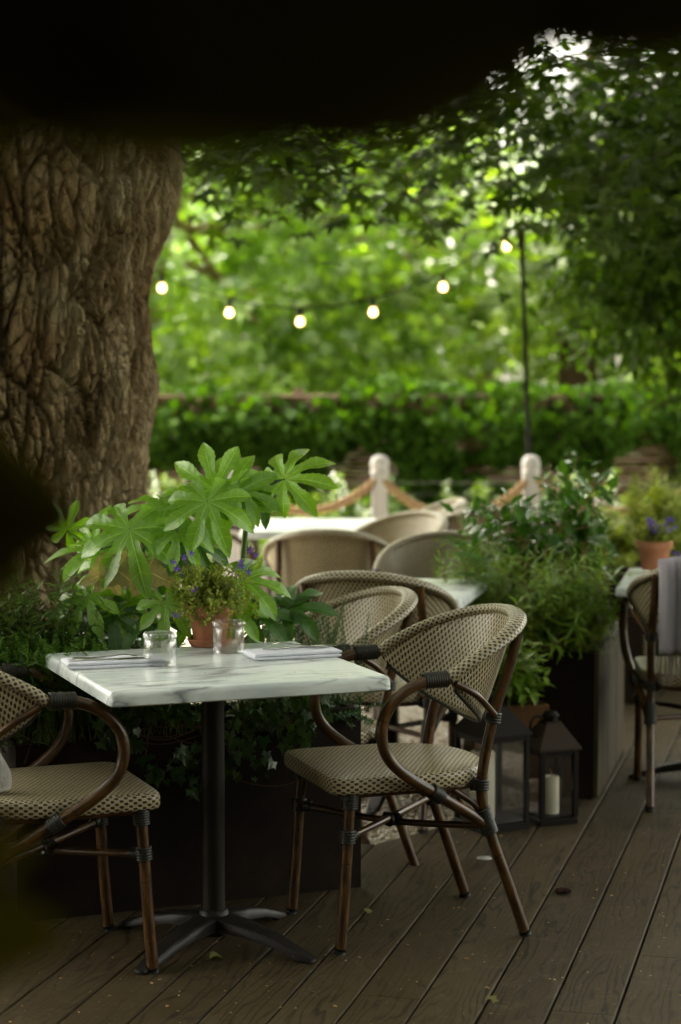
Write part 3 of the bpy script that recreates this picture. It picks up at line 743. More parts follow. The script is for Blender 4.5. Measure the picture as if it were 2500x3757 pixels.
# ------------------------------------------------------------------ bistro chairs
def make_chair():
    root = empty('bistro_chair', (0, 0, 0)); r = .0145
    def tube(name, pts, rad=r, m=M_BAMBOO, n=8, seg=12):
        b = MB(); q = spline(pts, n) if len(pts) > 2 else pts; b.tube(q, rad, seg); return b.build(name, m, root, autosmooth=50)
    def bind(p, d, L, rad=.0195):
        b = MB(); d = Vector(d).normalized(); p = Vector(p); k = max(4, int(L / .0062)); pts = []; rr = []
        for i in range(k * 4 + 1):
            t = i / (k * 4); pts.append(p + d * (t - .5) * L); rr.append(rad * (1 + .085 * abs(math.sin(math.pi * t * k)) - (.12 if i in (0, k * 4) else 0)))
        b.tube(pts, rr, 14); b.build('binding', M_BIND, root)
    for s in (-1, 1):
        fl = tube('leg', [(s * .206, .25, .008), (s * .205, .238, .15), (s * .204, .229, .30), (s * .202, .221, .425)], .0150)
        c = MB(); c.tube([(s * .2061, .2512, 0), (s * .206, .2492, .014)], [.0145, .0162], 12); c.build('foot_cap', M_RUBBER, fl)
        rl = tube('leg', [(s * .208, -.272, .008), (s * .204, -.218, .16), (s * .200, -.168, .30), (s * .199, -.147, .415), (s * .201, -.180, .595), (s * .197, -.225, .72), (s * .194, -.252, .812)], .0145)
        c = MB(); c.tube([(s * .2085, -.275, 0), (s * .208, -.270, .014)], [.0145, .0162], 12); c.build('foot_cap', M_RUBBER, rl)
        arm = tube('armrest', [(s * .262, -.03, .712), (s * .268, .035, .709), (s * .271, .10, .684), (s * .272, .148, .634), (s * .271, .160, .572), (s * .267, .138, .512), (s * .255, .078, .458), (s * .236, -.012, .402), (s * .214, -.11, .340), (s * .203, -.158, .306)], .0152, n=8, seg=14)
        bind((s * .2645, .010, .7115), (s * .01, 1, -.03), .066, .0205)
        bind((s * .2025, .222, .402), (0, -.05, 1), .050, .0205)
        bind((s * .204, .229, .305), (0, -.06, 1), .036, .0195)
        bind((s * .190, .213, .303), (-s * .4, -.37, 0), .034, .0135)
        bind((s * .201, -.160, .318), (0, .35, 1), .074, .0215)
        bind((s * .199, -.147, .415), (0, 0, 1), .030, .0195)
        bind((s * .180, -.138, .413), (-s * .25, .4, 0), .028, .0175)
        bind((s * .201, -.180, .592), (0, -.15, 1), .030, .0195)
        bind((s * .238, -.004, .407), (s * .2, .80, .55), .040, .0195)
        tube('brace', [(s * .264, -.045, .700), (s * .256, -.11, .662), (s * .216, -.176, .602)], .0095)
        tube('brace', [(s * .203, .222, .315), (s * .185, .222, .365), (s * .150, .228, .402), (s * .11, .232, .415)], .0085)
        tube('brace', [(s * .199, -.155, .335), (s * .196, -.12, .370), (s * .197, -.07, .405)], .0085)
        tube('seat_rail', [(s * .2, .215, .416), (s * .2, .05, .416), (s * .19, -.09, .414), (s * .12, -.165, .413), (0, -.19, .413)], .0125)
    tube('seat_rail', [(-.2, .226, .417), (.2, .226, .417)], .0125)
    tube('stretcher', [(.200, .224, .303), (0, .03, .288), (-.198, -.165, .303)], .0095)
    tube('stretcher', [(-.200, .224, .303), (0, .03, .300), (.198, -.165, .303)], .0095)
    bind((0, .03, .294), (1, 1, 0), .05, .0165); bind((0, .03, .294), (1, -1, 0), .05, .0160)
    # seat
    N = 72; out = []
    for k in range(N):
        a = 2 * math.pi * k / N; c, s_ = math.cos(a), math.sin(a)
        if s_ >= 0: e = .13
        else: e = .92
        out.append((.226 * math.copysign(abs(c) ** (e if s_ >= 0 else .80), c), (.276 if s_ >= 0 else .212) * math.copysign(abs(s_) ** (e if s_ >= 0 else .95), s_)))
    out = [(x * (1 - .05 * max(0, -y / .21)), y) for x, y in out]
    b = MB(); V, U, F = [], [], []
    def ring(k, z, uvz=None):
        L = 0
        for i, (x, y) in enumerate(out + [out[0]]):
            if i: L += math.hypot(x - out[i - 1][0], y - out[i - 1][1])
            V.append((x * k, y * k, z)); U.append((x * k + 1, y * k + 1) if uvz is None else (L, uvz + 2))
    m = N + 1
    for k, z in ((.001, .4635), (.3, .4635), (.6, .463), (.85, .4615), (.94, .460), (.975, .4575)): ring(k, z)
    ring(.975, .4575, .056); ring(.993, .452, .048); ring(1, .444, .040); ring(1, .424, .020); ring(.985, .417, .010); ring(.90, .416, .0)
    for i in range(5):
        for j in range(N): F.append([i * m + j, i * m + j + 1, (i + 1) * m + j + 1, (i + 1) * m + j])
    for i in range(6, 11):
        for j in range(N): F.append([i * m + j, i * m + j + 1, (i + 1) * m + j + 1, (i + 1) * m + j])
    F.append([11 * m + j for j in range(N)][::-1])
    F = [f[::-1] for f in F]
    b.add(V, F, U); b.build('seat', M_WEAVE, root)
    # backrest: a scooped shell under a flared woven rim
    def rimp(a):
        c, s_ = max(0, math.cos(a)), math.sin(a)
        return Vector((.262 * s_, -.03 - .262 * c ** .9, .712 + .138 * c ** .75))
    def botp(a):
        c, s_ = max(0, math.cos(a)), math.sin(a)
        return Vector((.252 * s_ * (1 - .12 * c), -.035 - .165 * c, .700 - .145 * c ** .8))
    b = MB(); NA, NB = 56, 14; V, U, F = [], [], []; L = 0; prev = None
    for i in range(NA + 1):
        a = -math.pi / 2 + math.pi * i / NA
        a = math.copysign(abs(a / (math.pi / 2)) ** .93 * math.pi / 2, a)
        t, bo = rimp(a), botp(a); mid = (t + bo) / 2
        if prev is not None: L += (mid - prev).length
        prev = mid; H = (t - bo).length; nrm = Vector((math.sin(a), -math.cos(a), 0))
        for j in range(NB + 1):
            v = j / NB; p = bo.lerp(t, v) + nrm * (.006 * math.sin(math.pi * v)) * math.cos(a)
            p = p + Vector((0, -.012, 0)) * (v ** 4) * math.cos(a)
            V.append(p); U.append((v * H, L))
    for i in range(NA):
        for j in range(NB): q = i * (NB + 1) + j; F.append([q, q + 1, q + NB + 2, q + NB + 1])
    b.add(V, F, U); back = b.build('backrest', M_WEAVE, root)
    sm = back.modifiers.new('thick', 'SOLIDIFY'); sm.thickness = .006; sm.offset = 0
    q = [rimp(-math.pi / 2 + math.pi * i / 48) + Vector((0, -.012 * math.cos(-math.pi / 2 + math.pi * i / 48), 0)) for i in range(49)]
    b = MB()
    P = q; n = len(P); V, U, F = [], [], []; L = 0; seg = 14
    for i in range(n):
        a = -math.pi / 2 + math.pi * i / 48
        T = (P[min(i + 1, n - 1)] - P[max(i - 1, 0)]).normalized(); if_ = math.cos(a)
        o_ = Vector((math.sin(a) * .8, -math.cos(a), -.15)); o_ = (o_ - T * o_.dot(T)).normalized(); Bn = T.cross(o_)
        if i: L += (P[i] - P[i - 1]).length
        wa, wb = .017 + .009 * if_, .0145 + .001 * if_
        for k in range(seg + 1):
            t = 2 * math.pi * k / seg
            V.append(P[i] + o_ * (math.cos(t) * wa + .008 * if_) + Bn * math.sin(t) * wb); U.append((t * .02, L))
    for i in range(n - 1):
        for k in range(seg): F.append([i * (seg + 1) + k, i * (seg + 1) + k + 1, (i + 1) * (seg + 1) + k + 1, (i + 1) * (seg + 1) + k])
    b.add(V, F, U); b.build('rim', M_RIM, back)
    b = MB(); b.tube([botp(-math.pi / 2 + math.pi * i / 40) for i in range(1, 40)], .005, 6); b.build('lower_edge', M_BIND, back)
    return root
def facing(dx, dy): return math.atan2(dy, dx) - math.pi / 2
G_CH = 'woven bistro chairs with bamboo style frames'
chair0 = make_chair()
CH = [(.168, 5.327, 0, (-.945, -.327), 'sharp woven chair at the right side of the laid table, its whole frame in view'),
      (-.779, 4.985, 0, (.926, .378), 'woven chair cut by the left edge, with a white throw on its seat'),
      (-.095, 6.08, -.034, (-.93, -.37), 'pale woven chair just behind the nearest right one, mostly hidden by sprigs'),
      (.135, 6.72, -.005, (.26, .97), 'woven chair seen from behind, its long rim over the pale chair in front'),
      (-.05, 8.46, -.005, (.05, 1), 'dark framed chair seen from behind at the far left of the group'),
      (.17, 9.04, -.005, (-.75, -.66), 'blurred pale chair at the front right corner of the furthest table'),
      (.40, 7.74, -.005, (-.12, -1), 'chair facing the camera across the middle table, beside the fern'),
      (.31, 10.12, -.005, (-1, -.1), 'side on chair right of the furthest table, just under the rope'),
      (-.60, 10.0, -.005, (1, 0), 'chair left of the furthest table, seen through the gap under the big leaves'),
      (.74, 9.78, -.005, (.1, 1), 'chair mostly hidden behind the shrubs, its rim arching over them'),
      (1.06, 10.25, -.005, (-1, .05), 'chair behind the shrubs in front of the right rope post'),
      (1.285, 6.98, 0, (.06, 1), 'chair at the right edge with a fringed grey throw over its back')]
for i, (x, y, z, d, lab) in enumerate(CH):
    o = chair0 if i == 0 else copy_tree(chair0)
    o.location = (x, y, z); o.rotation_euler = (0, 0, facing(*d)); tag(o, lab, 'chair', G_CH)

# ------------------------------------------------------------------ planters
def make_planter(label, c, rz, size, h, board=None):
    t = empty('planter', c, rz); tag(t, label, 'planter', 'tall dark planters')
    x, y = size[0] / 2, size[1] / 2; w_ = .028
    b = MB()
    V = []
    for (ix, iy, z) in ((0, 0, 0), (0, 0, h), (w_, w_, h), (w_, w_, h - .12)):
        V += [(-x + ix, -y + iy, z), (x - ix, -y + iy, z), (x - ix, y - iy, z), (-x + ix, y - iy, z)]
    F = [[k * 4 + i, k * 4 + (i + 1) % 4, k * 4 + 4 + (i + 1) % 4, k * 4 + 4 + i] for k in range(3) for i in range(4)]
    b.add(V, F); b.build('box', M_PLANTER, t, smooth=False)
    b = MB(); b.box((0, 0, h - .05), (size[0] - 2 * w_, size[1] - 2 * w_, .02)); b.build('soil', M_SOIL, t, smooth=False)
    if board:
        for k in range(3):
            d = size[1] / 3
            b = MB(); b.box((x + .011, -y + d * (k + .5), h / 2 + .004), (.02, d - .006, h - .004), bev=.003); b.build('side_board', M_STEELW, t, smooth=False)
    return t
PR = .383
def pl(u, v, z=.5):    # planter one, u along its front from the left, v back from the front
    ca, sa = math.cos(PR), math.sin(PR); x, y = u - .508, (v * .62 if v > 0 else v) - .2
    return np.array([-.486 + x * ca - y * sa, 5.716 + x * sa + y * ca, z])

make_planter('long dark planter behind the laid table, full of glossy leaved plants and ivy', (-.458, 5.646, 0), PR, (1.016, .25), .53)
P2 = np.array([.885, 6.912]); sd2 = np.array([.235, .972]); lf2 = np.array([-.972, .235])
make_planter('dark planter half out of the picture at the left, behind the left chair', (*pl(-.62, .75)[:2], 0), PR, (1.0, .3), .50)
c2 = P2 + sd2 * .47 + lf2 * .23
make_planter('dark planter with a weathered wooden side, behind the small lantern', (*c2, 0), -.237, (.46, .94), .52, True)
c3 = np.array([1.356, 8.93]) + sd2 * .4 + lf2 * .23
make_planter('distant dark planter beyond the one with the weathered side', (*c3, 0), -.237, (.46, .8), .62, True)

# ------------------------------------------------------------------ plants
def sprigs(name, label, cat, bases, tips, lm, sm, tmpl, leaf, gap, stem_r=.0015, open_=.9, whorl=2, bend=.12, leaf_taper=.5, kind=None, zup=.6, group=None, start=.15, parent=None):
    """stems curving from base to tip, each set with small leaves"""
    root = parent or empty(name, tuple(np.mean(bases, 0) * [1, 1, 0] + [0, 0, np.min(bases[:, 2])]))
    if parent is None: tag(root, label, cat, group, kind)
    O = np.array(root.location) if parent is None else np.array(parent.matrix_world.translation if False else parent.location)
    st = MB(); P, X, Z, S = [], [], [], []
    for b0, t0 in zip(bases, tips):
        mid = (b0 + t0) / 2 + rng.normal(size=3) * bend * np.linalg.norm(t0 - b0) * .5 + np.array([0, 0, bend * np.linalg.norm((t0 - b0)[:2])])
        q = np.array(spline([tuple(b0), tuple(mid), tuple(t0)], 5)); st.tube([tuple(p - O) for p in q], list(np.linspace(stem_r, stem_r * .4, len(q))), 4, caps=False)
        seg = np.linalg.norm(np.diff(q, axis=0), axis=1); L = seg.sum(); cum = np.concatenate([[0], np.cumsum(seg)])
        n = max(2, int(L * (1 - start) / gap)); ph = rng.random() * 6
        for k in range(n):
            d = L * (start + (1 - start) * (k + rng.random() * .4) / n); i = min(len(q) - 2, int(np.searchsorted(cum, d) - 1)); i = max(i, 0)
            p = q[i] + (q[i + 1] - q[i]) * ((d - cum[i]) / max(seg[i], 1e-6)); T = (q[i + 1] - q[i]) / max(seg[i], 1e-6)
            a1 = np.cross(T, [0.3, .2, 1]); a1 /= np.linalg.norm(a1) + 1e-9; a2 = np.cross(T, a1)
            for w_ in range(whorl):
                an = ph + k * 1.9 + w_ * 2 * math.pi / whorl + rng.normal() * .25
                o_ = a1 * math.cos(an) + a2 * math.sin(an)
                x = T * (1.15 - open_) + o_ * open_ + rng.normal(size=3) * .12
                P.append(p); X.append(x); Z.append(T * .7 + np.array([0, 0, zup])); S.append(leaf * (.7 + .5 * rng.random()) * (1 - leaf_taper * max(0, (d / L - .75) * 2)))
    if sm is not None: st.build('stem', sm, root)
    P, X, Z, S = map(np.array, (P, X, Z, S))
    build_batch('foliage', [leaf_batch(tmpl, P - O, X, Z, S)], lm, root, smooth=True)
    return root
# shrubs filling the left of the planter
n = 240
B = np.array([pl(rng.uniform(-.12, .42), rng.uniform(.08, .36)) for _ in range(n)])
Tp = B + np.stack([rng.normal(size=n) * .09 - .03, rng.normal(size=n) * .07 - .02, rng.uniform(.12, .48, n)], 1)
Tp[:, 2] = np.minimum(Tp[:, 2], 1.02 - np.clip(Tp[:, 0] + .82, 0, 1) * .75 + rng.normal(size=n) * .02)
sprigs('willow_leaved_shrub', 'dark willow leaved shrub in the left end of the long planter', 'shrub', B, Tp, L_WILLOW, M_STEM_B, T_WILLOW, .052, .021, .0016, .8)
n = 120
B = np.array([pl(rng.uniform(-.35, .05), rng.uniform(-.05, .36), .45) for _ in range(n)])
Tp = B + np.stack([rng.normal(size=n) * .08, rng.normal(size=n) * .07, rng.uniform(.2, .50, n)], 1)
sprigs('willow_leaved_shrub', 'dark willow leaved shrub running out of the picture at the left edge', 'shrub', B, Tp, L_WILLOW, M_STEM_B, T_WILLOW, .055, .022, .0016, .8)
n = 520
uv_ = np.stack([rng.uniform(-.28, .50, n), rng.uniform(-.08, .20, n)], 1)
B = np.array([pl(u, v, .5) for u, v in uv_])
top = .785 - .15 * np.clip((uv_[:, 0] - .2) / .3, 0, 1) - .5 * np.clip(.02 - uv_[:, 1], 0, 1)
Tp = B + np.stack([rng.normal(size=n) * .035, rng.normal(size=n) * .03 - .03, np.zeros(n)], 1); Tp[:, 2] = top + rng.normal(size=n) * .018
sprigs('low_hebe', 'low mound of tiny glossy leaves spilling over the planter beside the table corner', 'shrub', B, Tp, L_HEBE, M_STEM_G, T_SMALL, .0135, .0075, .0011, .75, whorl=3, start=.3)
n = 85
B = np.array([pl(rng.uniform(.70, .99), rng.uniform(.05, .36)) for _ in range(n)])
Tp = B + np.stack([rng.normal(size=n) * .05, rng.normal(size=n) * .04, rng.uniform(.15, .34, n)], 1)
sprigs('rosemary', 'upright needle leaved rosemary sprigs between the table and the pale chair', 'herb', B, Tp, L_ROSE, M_STEM_G, T_NEEDLE, .017, .0068, .0017, .75, whorl=4, start=.1, leaf_taper=.8)
n = 70
B = np.array([pl(rng.uniform(.62, 1.0), rng.uniform(.0, .22), .5) for _ in range(n)])
Tp = B + np.stack([rng.normal(size=n) * .06 + .02, rng.normal(size=n) * .04 - .05, rng.uniform(-.02, .11, n)], 1)
sprigs('trailing_rosemary', 'dark needle leaved trailing sprigs over the planter rim under the table edge', 'herb', B, Tp, L_ROSE, M_STEM_G, T_NEEDLE, .016, .0062, .0016, .75, whorl=4, start=.1)

# fatsia
def palm_leaf(seed, nl=8, span=290, big=1.0):
    """one palmate leaf: pointed lobes joined in a web near the stalk, midribs and toothed edges"""
    r_ = random.Random(seed); V, F, U = [], [], []
    dA = R(span) / (nl - 1)
    for l in range(nl):
        a = -R(span) / 2 + l * dA; c = abs(l - (nl - 1) / 2) / ((nl - 1) / 2)
        L = (1 - .38 * c ** 1.6) * (1 + r_.uniform(-.06, .06)); rows = 20; hw0 = math.tan(dA / 2)
        wl = .235 * L * (1 - .1 * c); web = .30; tw = r_.uniform(-.12, .12); dr = r_.uniform(.30, .85)
        for i in range(rows + 1):
            t = i / rows; rr = t * L
            if rr < web: wdt = rr * hw0
            else:
                q_ = (rr - web) / (L - web); w0 = web * hw0
                wdt = float(np.interp(q_, [0, .07, .2, .38, .55, .72, .87, .96, 1], [w0, .84 * w0, .95 * w0, .142, .168, .148, .086, .032, 0]))
                wdt *= 1 + .06 * (1 if i % 2 else -1) * (q_ > .2)
            if i == rows: wdt = 0
            for k, u in enumerate((-1, -.5, 0, .5, 1)):
                x = rr; y = u * wdt
                px, py = x * math.cos(a) - y * math.sin(a), x * math.sin(a) + y * math.cos(a)
                R_ = math.hypot(px, py)
                z = -dr * max(0, rr - .25) ** 2 * .9 - .16 * R_ * R_ + .42 * (abs(u) * wdt) * (1 if rr > web else rr / web) + .010 * math.sin(t * 15 + l * 2 + u) * min(1, rr * 2) * abs(u) + tw * y * t
                V.append((px, py, z)); U.append((u, t))
        o_ = l * (rows + 1) * 5
        for i in range(rows):
            for k in range(4): q = o_ + i * 5 + k; F.append([q, q + 1, q + 6, q + 5])
    return V, F, U
PALMS = {}
def leaf_obj(parent, O, seed, P, X, Z, L, m, base=None, nl=8):
    key = (seed, m.name, nl)
    if key not in PALMS:
        b = MB(); b.add(*palm_leaf(seed, nl)); o = b.build('leaf', m, parent)
        at = o.data.attributes.new('rnd', 'FLOAT', 'POINT'); at.data.foreach_set('value', np.full(len(o.data.vertices), (seed * .37) % 1.0, dtype=np.float32)); PALMS[key] = o
    else:
        o = PALMS[key].copy(); COL.objects.link(o); o.parent = parent
    X = Vector(X).normalized(); Z = Vector(Z); Z = (Z - X * Z.dot(X)).normalized(); Y = Z.cross(X)
    Mx = Matrix((X, Y, Z)).transposed().to_4x4(); Mx.translation = Vector(P) - Vector(O)
    o.matrix_basis = Mx @ Matrix.Scale(L, 4)
    if base is not None:
        pb, ob = Vector(base) - Vector(O), Vector(P) - Vector(O)
        b = MB(); b.tube(spline([tuple(pb), tuple((pb + ob) / 2 + Vector((0, .01, .015))), tuple(ob)], 6), list(np.linspace(.0042, .0026, 13)), 7); b.build('leaf_stalk', M_STEM_G, parent)
    return o
FO = (-.41, 5.68, .48)
fa = empty('fatsia', FO); tag(fa, 'glossy bright green plant with huge many lobed leaves, rising over the laid table', 'plant')
s1 = [(-.285, 5.66, .48), (-.292, 5.66, .75), (-.284, 5.655, .907), (-.270, 5.65, 1.062), (-.262, 5.64, 1.13)]
s2 = [(-.535, 5.62, .48), (-.540, 5.61, .775), (-.545, 5.60, .90), (-.55, 5.59, 1.0)]
s3 = [(-.54, 5.61, .80), (-.515, 5.60, .87), (-.495, 5.60, .96), (-.46, 5.58, 1.08)]
for s_, r0 in ((s1, .0095), (s2, .0095), (s3, .0075)):
    b = MB(); q = spline([tuple(np.array(p) - FO) for p in s_], 8); b.tube(q, [r0 * (1 - .25 * i / len(q)) * (1 + .12 * (1 if i % 5 == 0 else 0)) for i in range(len(q))], 9); b.build('stem', M_STEM_G, fa)
A1, A2, A3 = s1[-1], s2[-1], s3[-1]
LB, LD = L_FATSIA, L_FATSIA_D
for (sd_, P, X, Z, L, m, base) in [
    (1, (-.366, 5.46, 1.146), (.05, -.55, -.80), (.0, -.68, .72), .152, LB, A3),
    (2, (-.158, 5.62, 1.200), (.88, -.18, .30), (-.05, -.76, .65), .150, LB, (-.275, 5.65, 1.05)),
    (3, (-.583, 5.47, 1.068), (-.10, -.60, -.80), (-.05, -.62, .76), .178, LB, A2),
    (4, (-.355, 5.60, 1.170), (.12, .1, 1), (.05, -.95, .18), .150, LB, A1),
    (2, (-.315, 5.61, 1.150), (.62, .05, .75), (-.15, -.85, .40), .150, LB, A1),
    (1, (-.490, 5.58, 1.122), (-.75, -.30, -.1), (.0, -.42, .90), .165, LB, A3),
    (4, (-.43, 5.60, 1.135), (-.3, -.5, -.25), (.1, -.45, .9), .150, LB, A3),
    (5, (-.690, 5.58, 1.000), (-.92, -.1, .05), (.0, -.4, .9), .140, LB, A2),
    (3, (-.665, 5.60, .955), (-.5, -.3, -.55), (-.2, -.6, .75), .125, LB, A2),
    (6, (-.785, 5.68, 1.050), (.35, 0, 1), (.1, -.95, .1), .085, LB, (-.62, 5.62, .90)),
    (6, (-.700, 5.66, 1.010), (.05, .1, 1), (-.5, -.85, .1), .115, LB, A2),
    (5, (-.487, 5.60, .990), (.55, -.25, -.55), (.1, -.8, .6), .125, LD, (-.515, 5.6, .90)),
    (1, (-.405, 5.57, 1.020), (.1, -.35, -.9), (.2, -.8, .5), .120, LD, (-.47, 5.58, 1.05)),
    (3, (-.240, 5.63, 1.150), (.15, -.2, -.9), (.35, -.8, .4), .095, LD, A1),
    (2, (-.275, 5.60, 1.165), (.85, -.1, .0), (.1, -.6, .75), .120, LB, A1),
    (4, (-.272, 5.56, .918), (.9, -.25, -.35), (.1, -.65, .8), .150, LB, (-.285, 5.655, .86)),
    (5, (-.305, 5.50, .850), (.55, -.4, -.45), (.1, -.7, .7), .120, LB, (-.29, 5.66, .80)),
    (1, (-.590, 5.50, .860), (.85, -.3, -.25), (.15, -.7, .7), .140, LB, (-.54, 5.61, .78)),
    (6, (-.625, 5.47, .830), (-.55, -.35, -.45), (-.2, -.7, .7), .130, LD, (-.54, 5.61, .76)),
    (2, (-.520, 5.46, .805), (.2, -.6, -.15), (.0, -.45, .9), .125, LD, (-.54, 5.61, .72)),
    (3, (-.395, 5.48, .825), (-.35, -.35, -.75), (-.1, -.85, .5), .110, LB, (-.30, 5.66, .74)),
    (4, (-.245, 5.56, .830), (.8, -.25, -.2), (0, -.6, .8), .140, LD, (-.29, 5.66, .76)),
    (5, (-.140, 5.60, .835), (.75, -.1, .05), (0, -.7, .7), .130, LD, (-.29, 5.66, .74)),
    (1, (-.190, 5.62, .800), (.4, -.3, .3), (0, -.7, .7), .120, LD, (-.29, 5.66, .72)),
    (2, (-.450, 5.47, 1.060), (.25, -.6, -.6), (.1, -.6, .8), .115, LB, A3),
    (4, (-.700, 5.47, .880), (-.6, -.4, -.5), (-.1, -.6, .8), .125, LB, (-.54, 5.61, .80)),
    (1, (-.480, 5.43, .870), (.3, -.5, -.7), (.0, -.7, .7), .110, LB, (-.535, 5.6, .78)),
    (6, (-.615, 5.44, .960), (.05, -.08, -1), (.1, -1, .05), .095, L_WITHER, A2),
    (3, (-.530, 5.45, .955), (.25, -.08, -1), (-.1, -1, .1), .10, L_WITHER, A2),
    (1, (-.650, 5.46, .950), (-.25, -.05, -1), (.2, -1, .1), .085, L_WITHER, A2)]:
    wither = m is L_WITHER
    leaf_obj(fa, FO, sd_ + (20 if wither else 0), P, X, Z, L, m, base, nl=4 if wither else (7 if sd_ in (5, 6) else 8))

# ivy over the planter front
n = 330; P = []
iv = empty('ivy', tuple(pl(.55, 0, .53))); tag(iv, 'dark ivy trailing down the planter front beneath the laid table', 'ivy'); IO = np.array(iv.location)
while len(P) < n:
    u = rng.uniform(.20, .88); low = .30 + .20 * min(1, abs(u - .55) / .32) ** 1.2 + .05 * mnoise.noise(Vector((u * 12, 0, 0)))
    z = rng.uniform(low, .62)
    if mnoise.noise(Vector((u * 9, 3, z * 9))) < -.35: continue
    P.append(pl(u, -.015 - .07 * rng.random() - .05 * max(0, (z - .45)), z))
P = np.array(P); X = np.array([0, -.35, -1.0]) + rand_dirs(n) * .75; Z = np.array([0, -1, .45]) + rand_dirs(n) * .55
build_batch('foliage', [leaf_batch(T_IVY, P - IO, X, Z, .030 * (.55 + .8 * rng.random(n)))], L_IVY, iv, smooth=False)
b = MB()
for k in range(22):
    u = rng.uniform(.22, .86); e = P[rng.integers(n)]
    s0 = pl(u, .03, .53); q = [s0, pl(u, -.03, .52), (pl(u, -.04, .45) + e) / 2, e]; b.tube(spline([tuple(a - IO) for a in q], 5), .0013, 4)
q = [pl(.60, -.05, .42), pl(.62, -.06, .36), pl(.72, -.07, .335), pl(.80, -.07, .345)]; b.tube(spline([tuple(a - IO) for a in q], 6), .0011, 4)
b.build('stem', M_STEM_B, iv)
P = np.array([pl(.70, -.07, .365), pl(.79, -.07, .372), pl(.62, -.06, .36)])
for p_, z_ in zip(P, (.017, .015, .012)):
    build_batch('leaf', [leaf_batch(T_IVY, (p_ - IO)[None], np.array([[.3, -.2, .6]]), np.array([[0, -1, .3]]), np.array([z_]))], L_IVY, iv)

# right planter: glossy camellia, narrow leaved shrub, fern
def q2(u, v, z=.48): p = P2 + sd2 * v + lf2 * u; return np.array([p[0], p[1], z])
cmr = empty('camellia', tuple(q2(.2, .5, .48))); tag(cmr, 'tall camellia with glossy oval leaves and tan stems in the right planter', 'shrub'); CO = np.array(cmr.location)
b = MB(); tips = []
for k in range(26):
    b0 = q2(rng.uniform(.05, .38), rng.uniform(.3, .8)); 
    t0 = b0 * [1, 1, 0] + np.array([rng.normal() * .13, rng.normal() * .12, rng.uniform(.88, 1.21)])
    t0[2] = min(t0[2], .95 + max(0, t0[0] - .80) * 2.2)
    mid = (b0 + t0) / 2 + rng.normal(size=3) * .03; q = spline([tuple(b0 - CO), tuple(mid - CO), tuple(t0 - CO)], 5); b.tube(q, list(np.linspace(.0055, .002, len(q))), 6)
    for t in np.linspace(.35, 1, 10): tips.append(np.array(q[int(t * (len(q) - 1))]))
    for _ in range(3):
        s0 = np.array(q[int(rng.uniform(.45, .9) * (len(q) - 1))]); e = s0 + np.array([rng.normal() * .10, rng.normal() * .08, rng.uniform(.02, .12)]); b.tube([tuple(s0), tuple(e)], [.003, .0015], 5)
        for t in np.linspace(.3, 1, 5): tips.append(s0 + (e - s0) * t)
for (x, y, z) in ((.50, 7.1, 1.03), (.47, 7.08, 1.0), (.60, 7.1, 1.04), (.56, 7.1, .98), (.66, 7.15, 1.02)):   # stray left shoots
    e = np.array([x, y, z]) - CO; s0 = np.array([.74, 7.3, .78]) - CO; b.tube(spline([tuple(s0), tuple((s0 + e) / 2 + np.array([0, 0, .03])), tuple(e)], 4), .002, 5)
    for t in (.5, .65, .8, .9, 1, 1): tips.append(s0 + (e - s0) * t)
b.build('stem', M_STEM_R, cmr)
P = np.repeat(np.array(tips), 2, axis=0) + rng.normal(size=(len(tips) * 2, 3)) * .012; n = len(P)
X = rand_dirs(n) + np.array([0, -.1, .1]); Z = rand_dirs(n) * .5 + np.array([0, -.3, 1])
build_batch('foliage', [leaf_batch(T_OVAL, P, X, Z, .068 * (.65 + .5 * rng.random(n)))], L_CAMEL, cmr, smooth=True)

n = 190
B = np.array([q2(rng.uniform(.0, .44), rng.uniform(.02, .5)) for _ in range(n)])
Tp = B + np.stack([rng.normal(size=n) * .11, rng.normal(size=n) * .08 - .06, rng.uniform(.05, .42, n)], 1)
sprigs('narrow_leaved_shrub', 'bright narrow leaved shrub filling the front of the right planter', 'shrub', B, Tp, L_NANDI, M_STEM_R, T_NARROW, .072, .020, .0018, .8, start=.2)
n = 60
B = np.array([q2(rng.uniform(.36, .5), rng.uniform(.05, .5), .45) for _ in range(n)])
Tp = B + np.stack([rng.normal(size=n) * .07 - .05, rng.normal(size=n) * .07, rng.uniform(.2, .47, n)], 1)
sprigs('narrow_leaved_shrub', 'light green willowy shrub at the left of the right planter, below the fern', 'shrub', B, Tp, L_NANDI, M_STEM_R, T_NARROW, .055, .016, .0018, .75, start=.2)
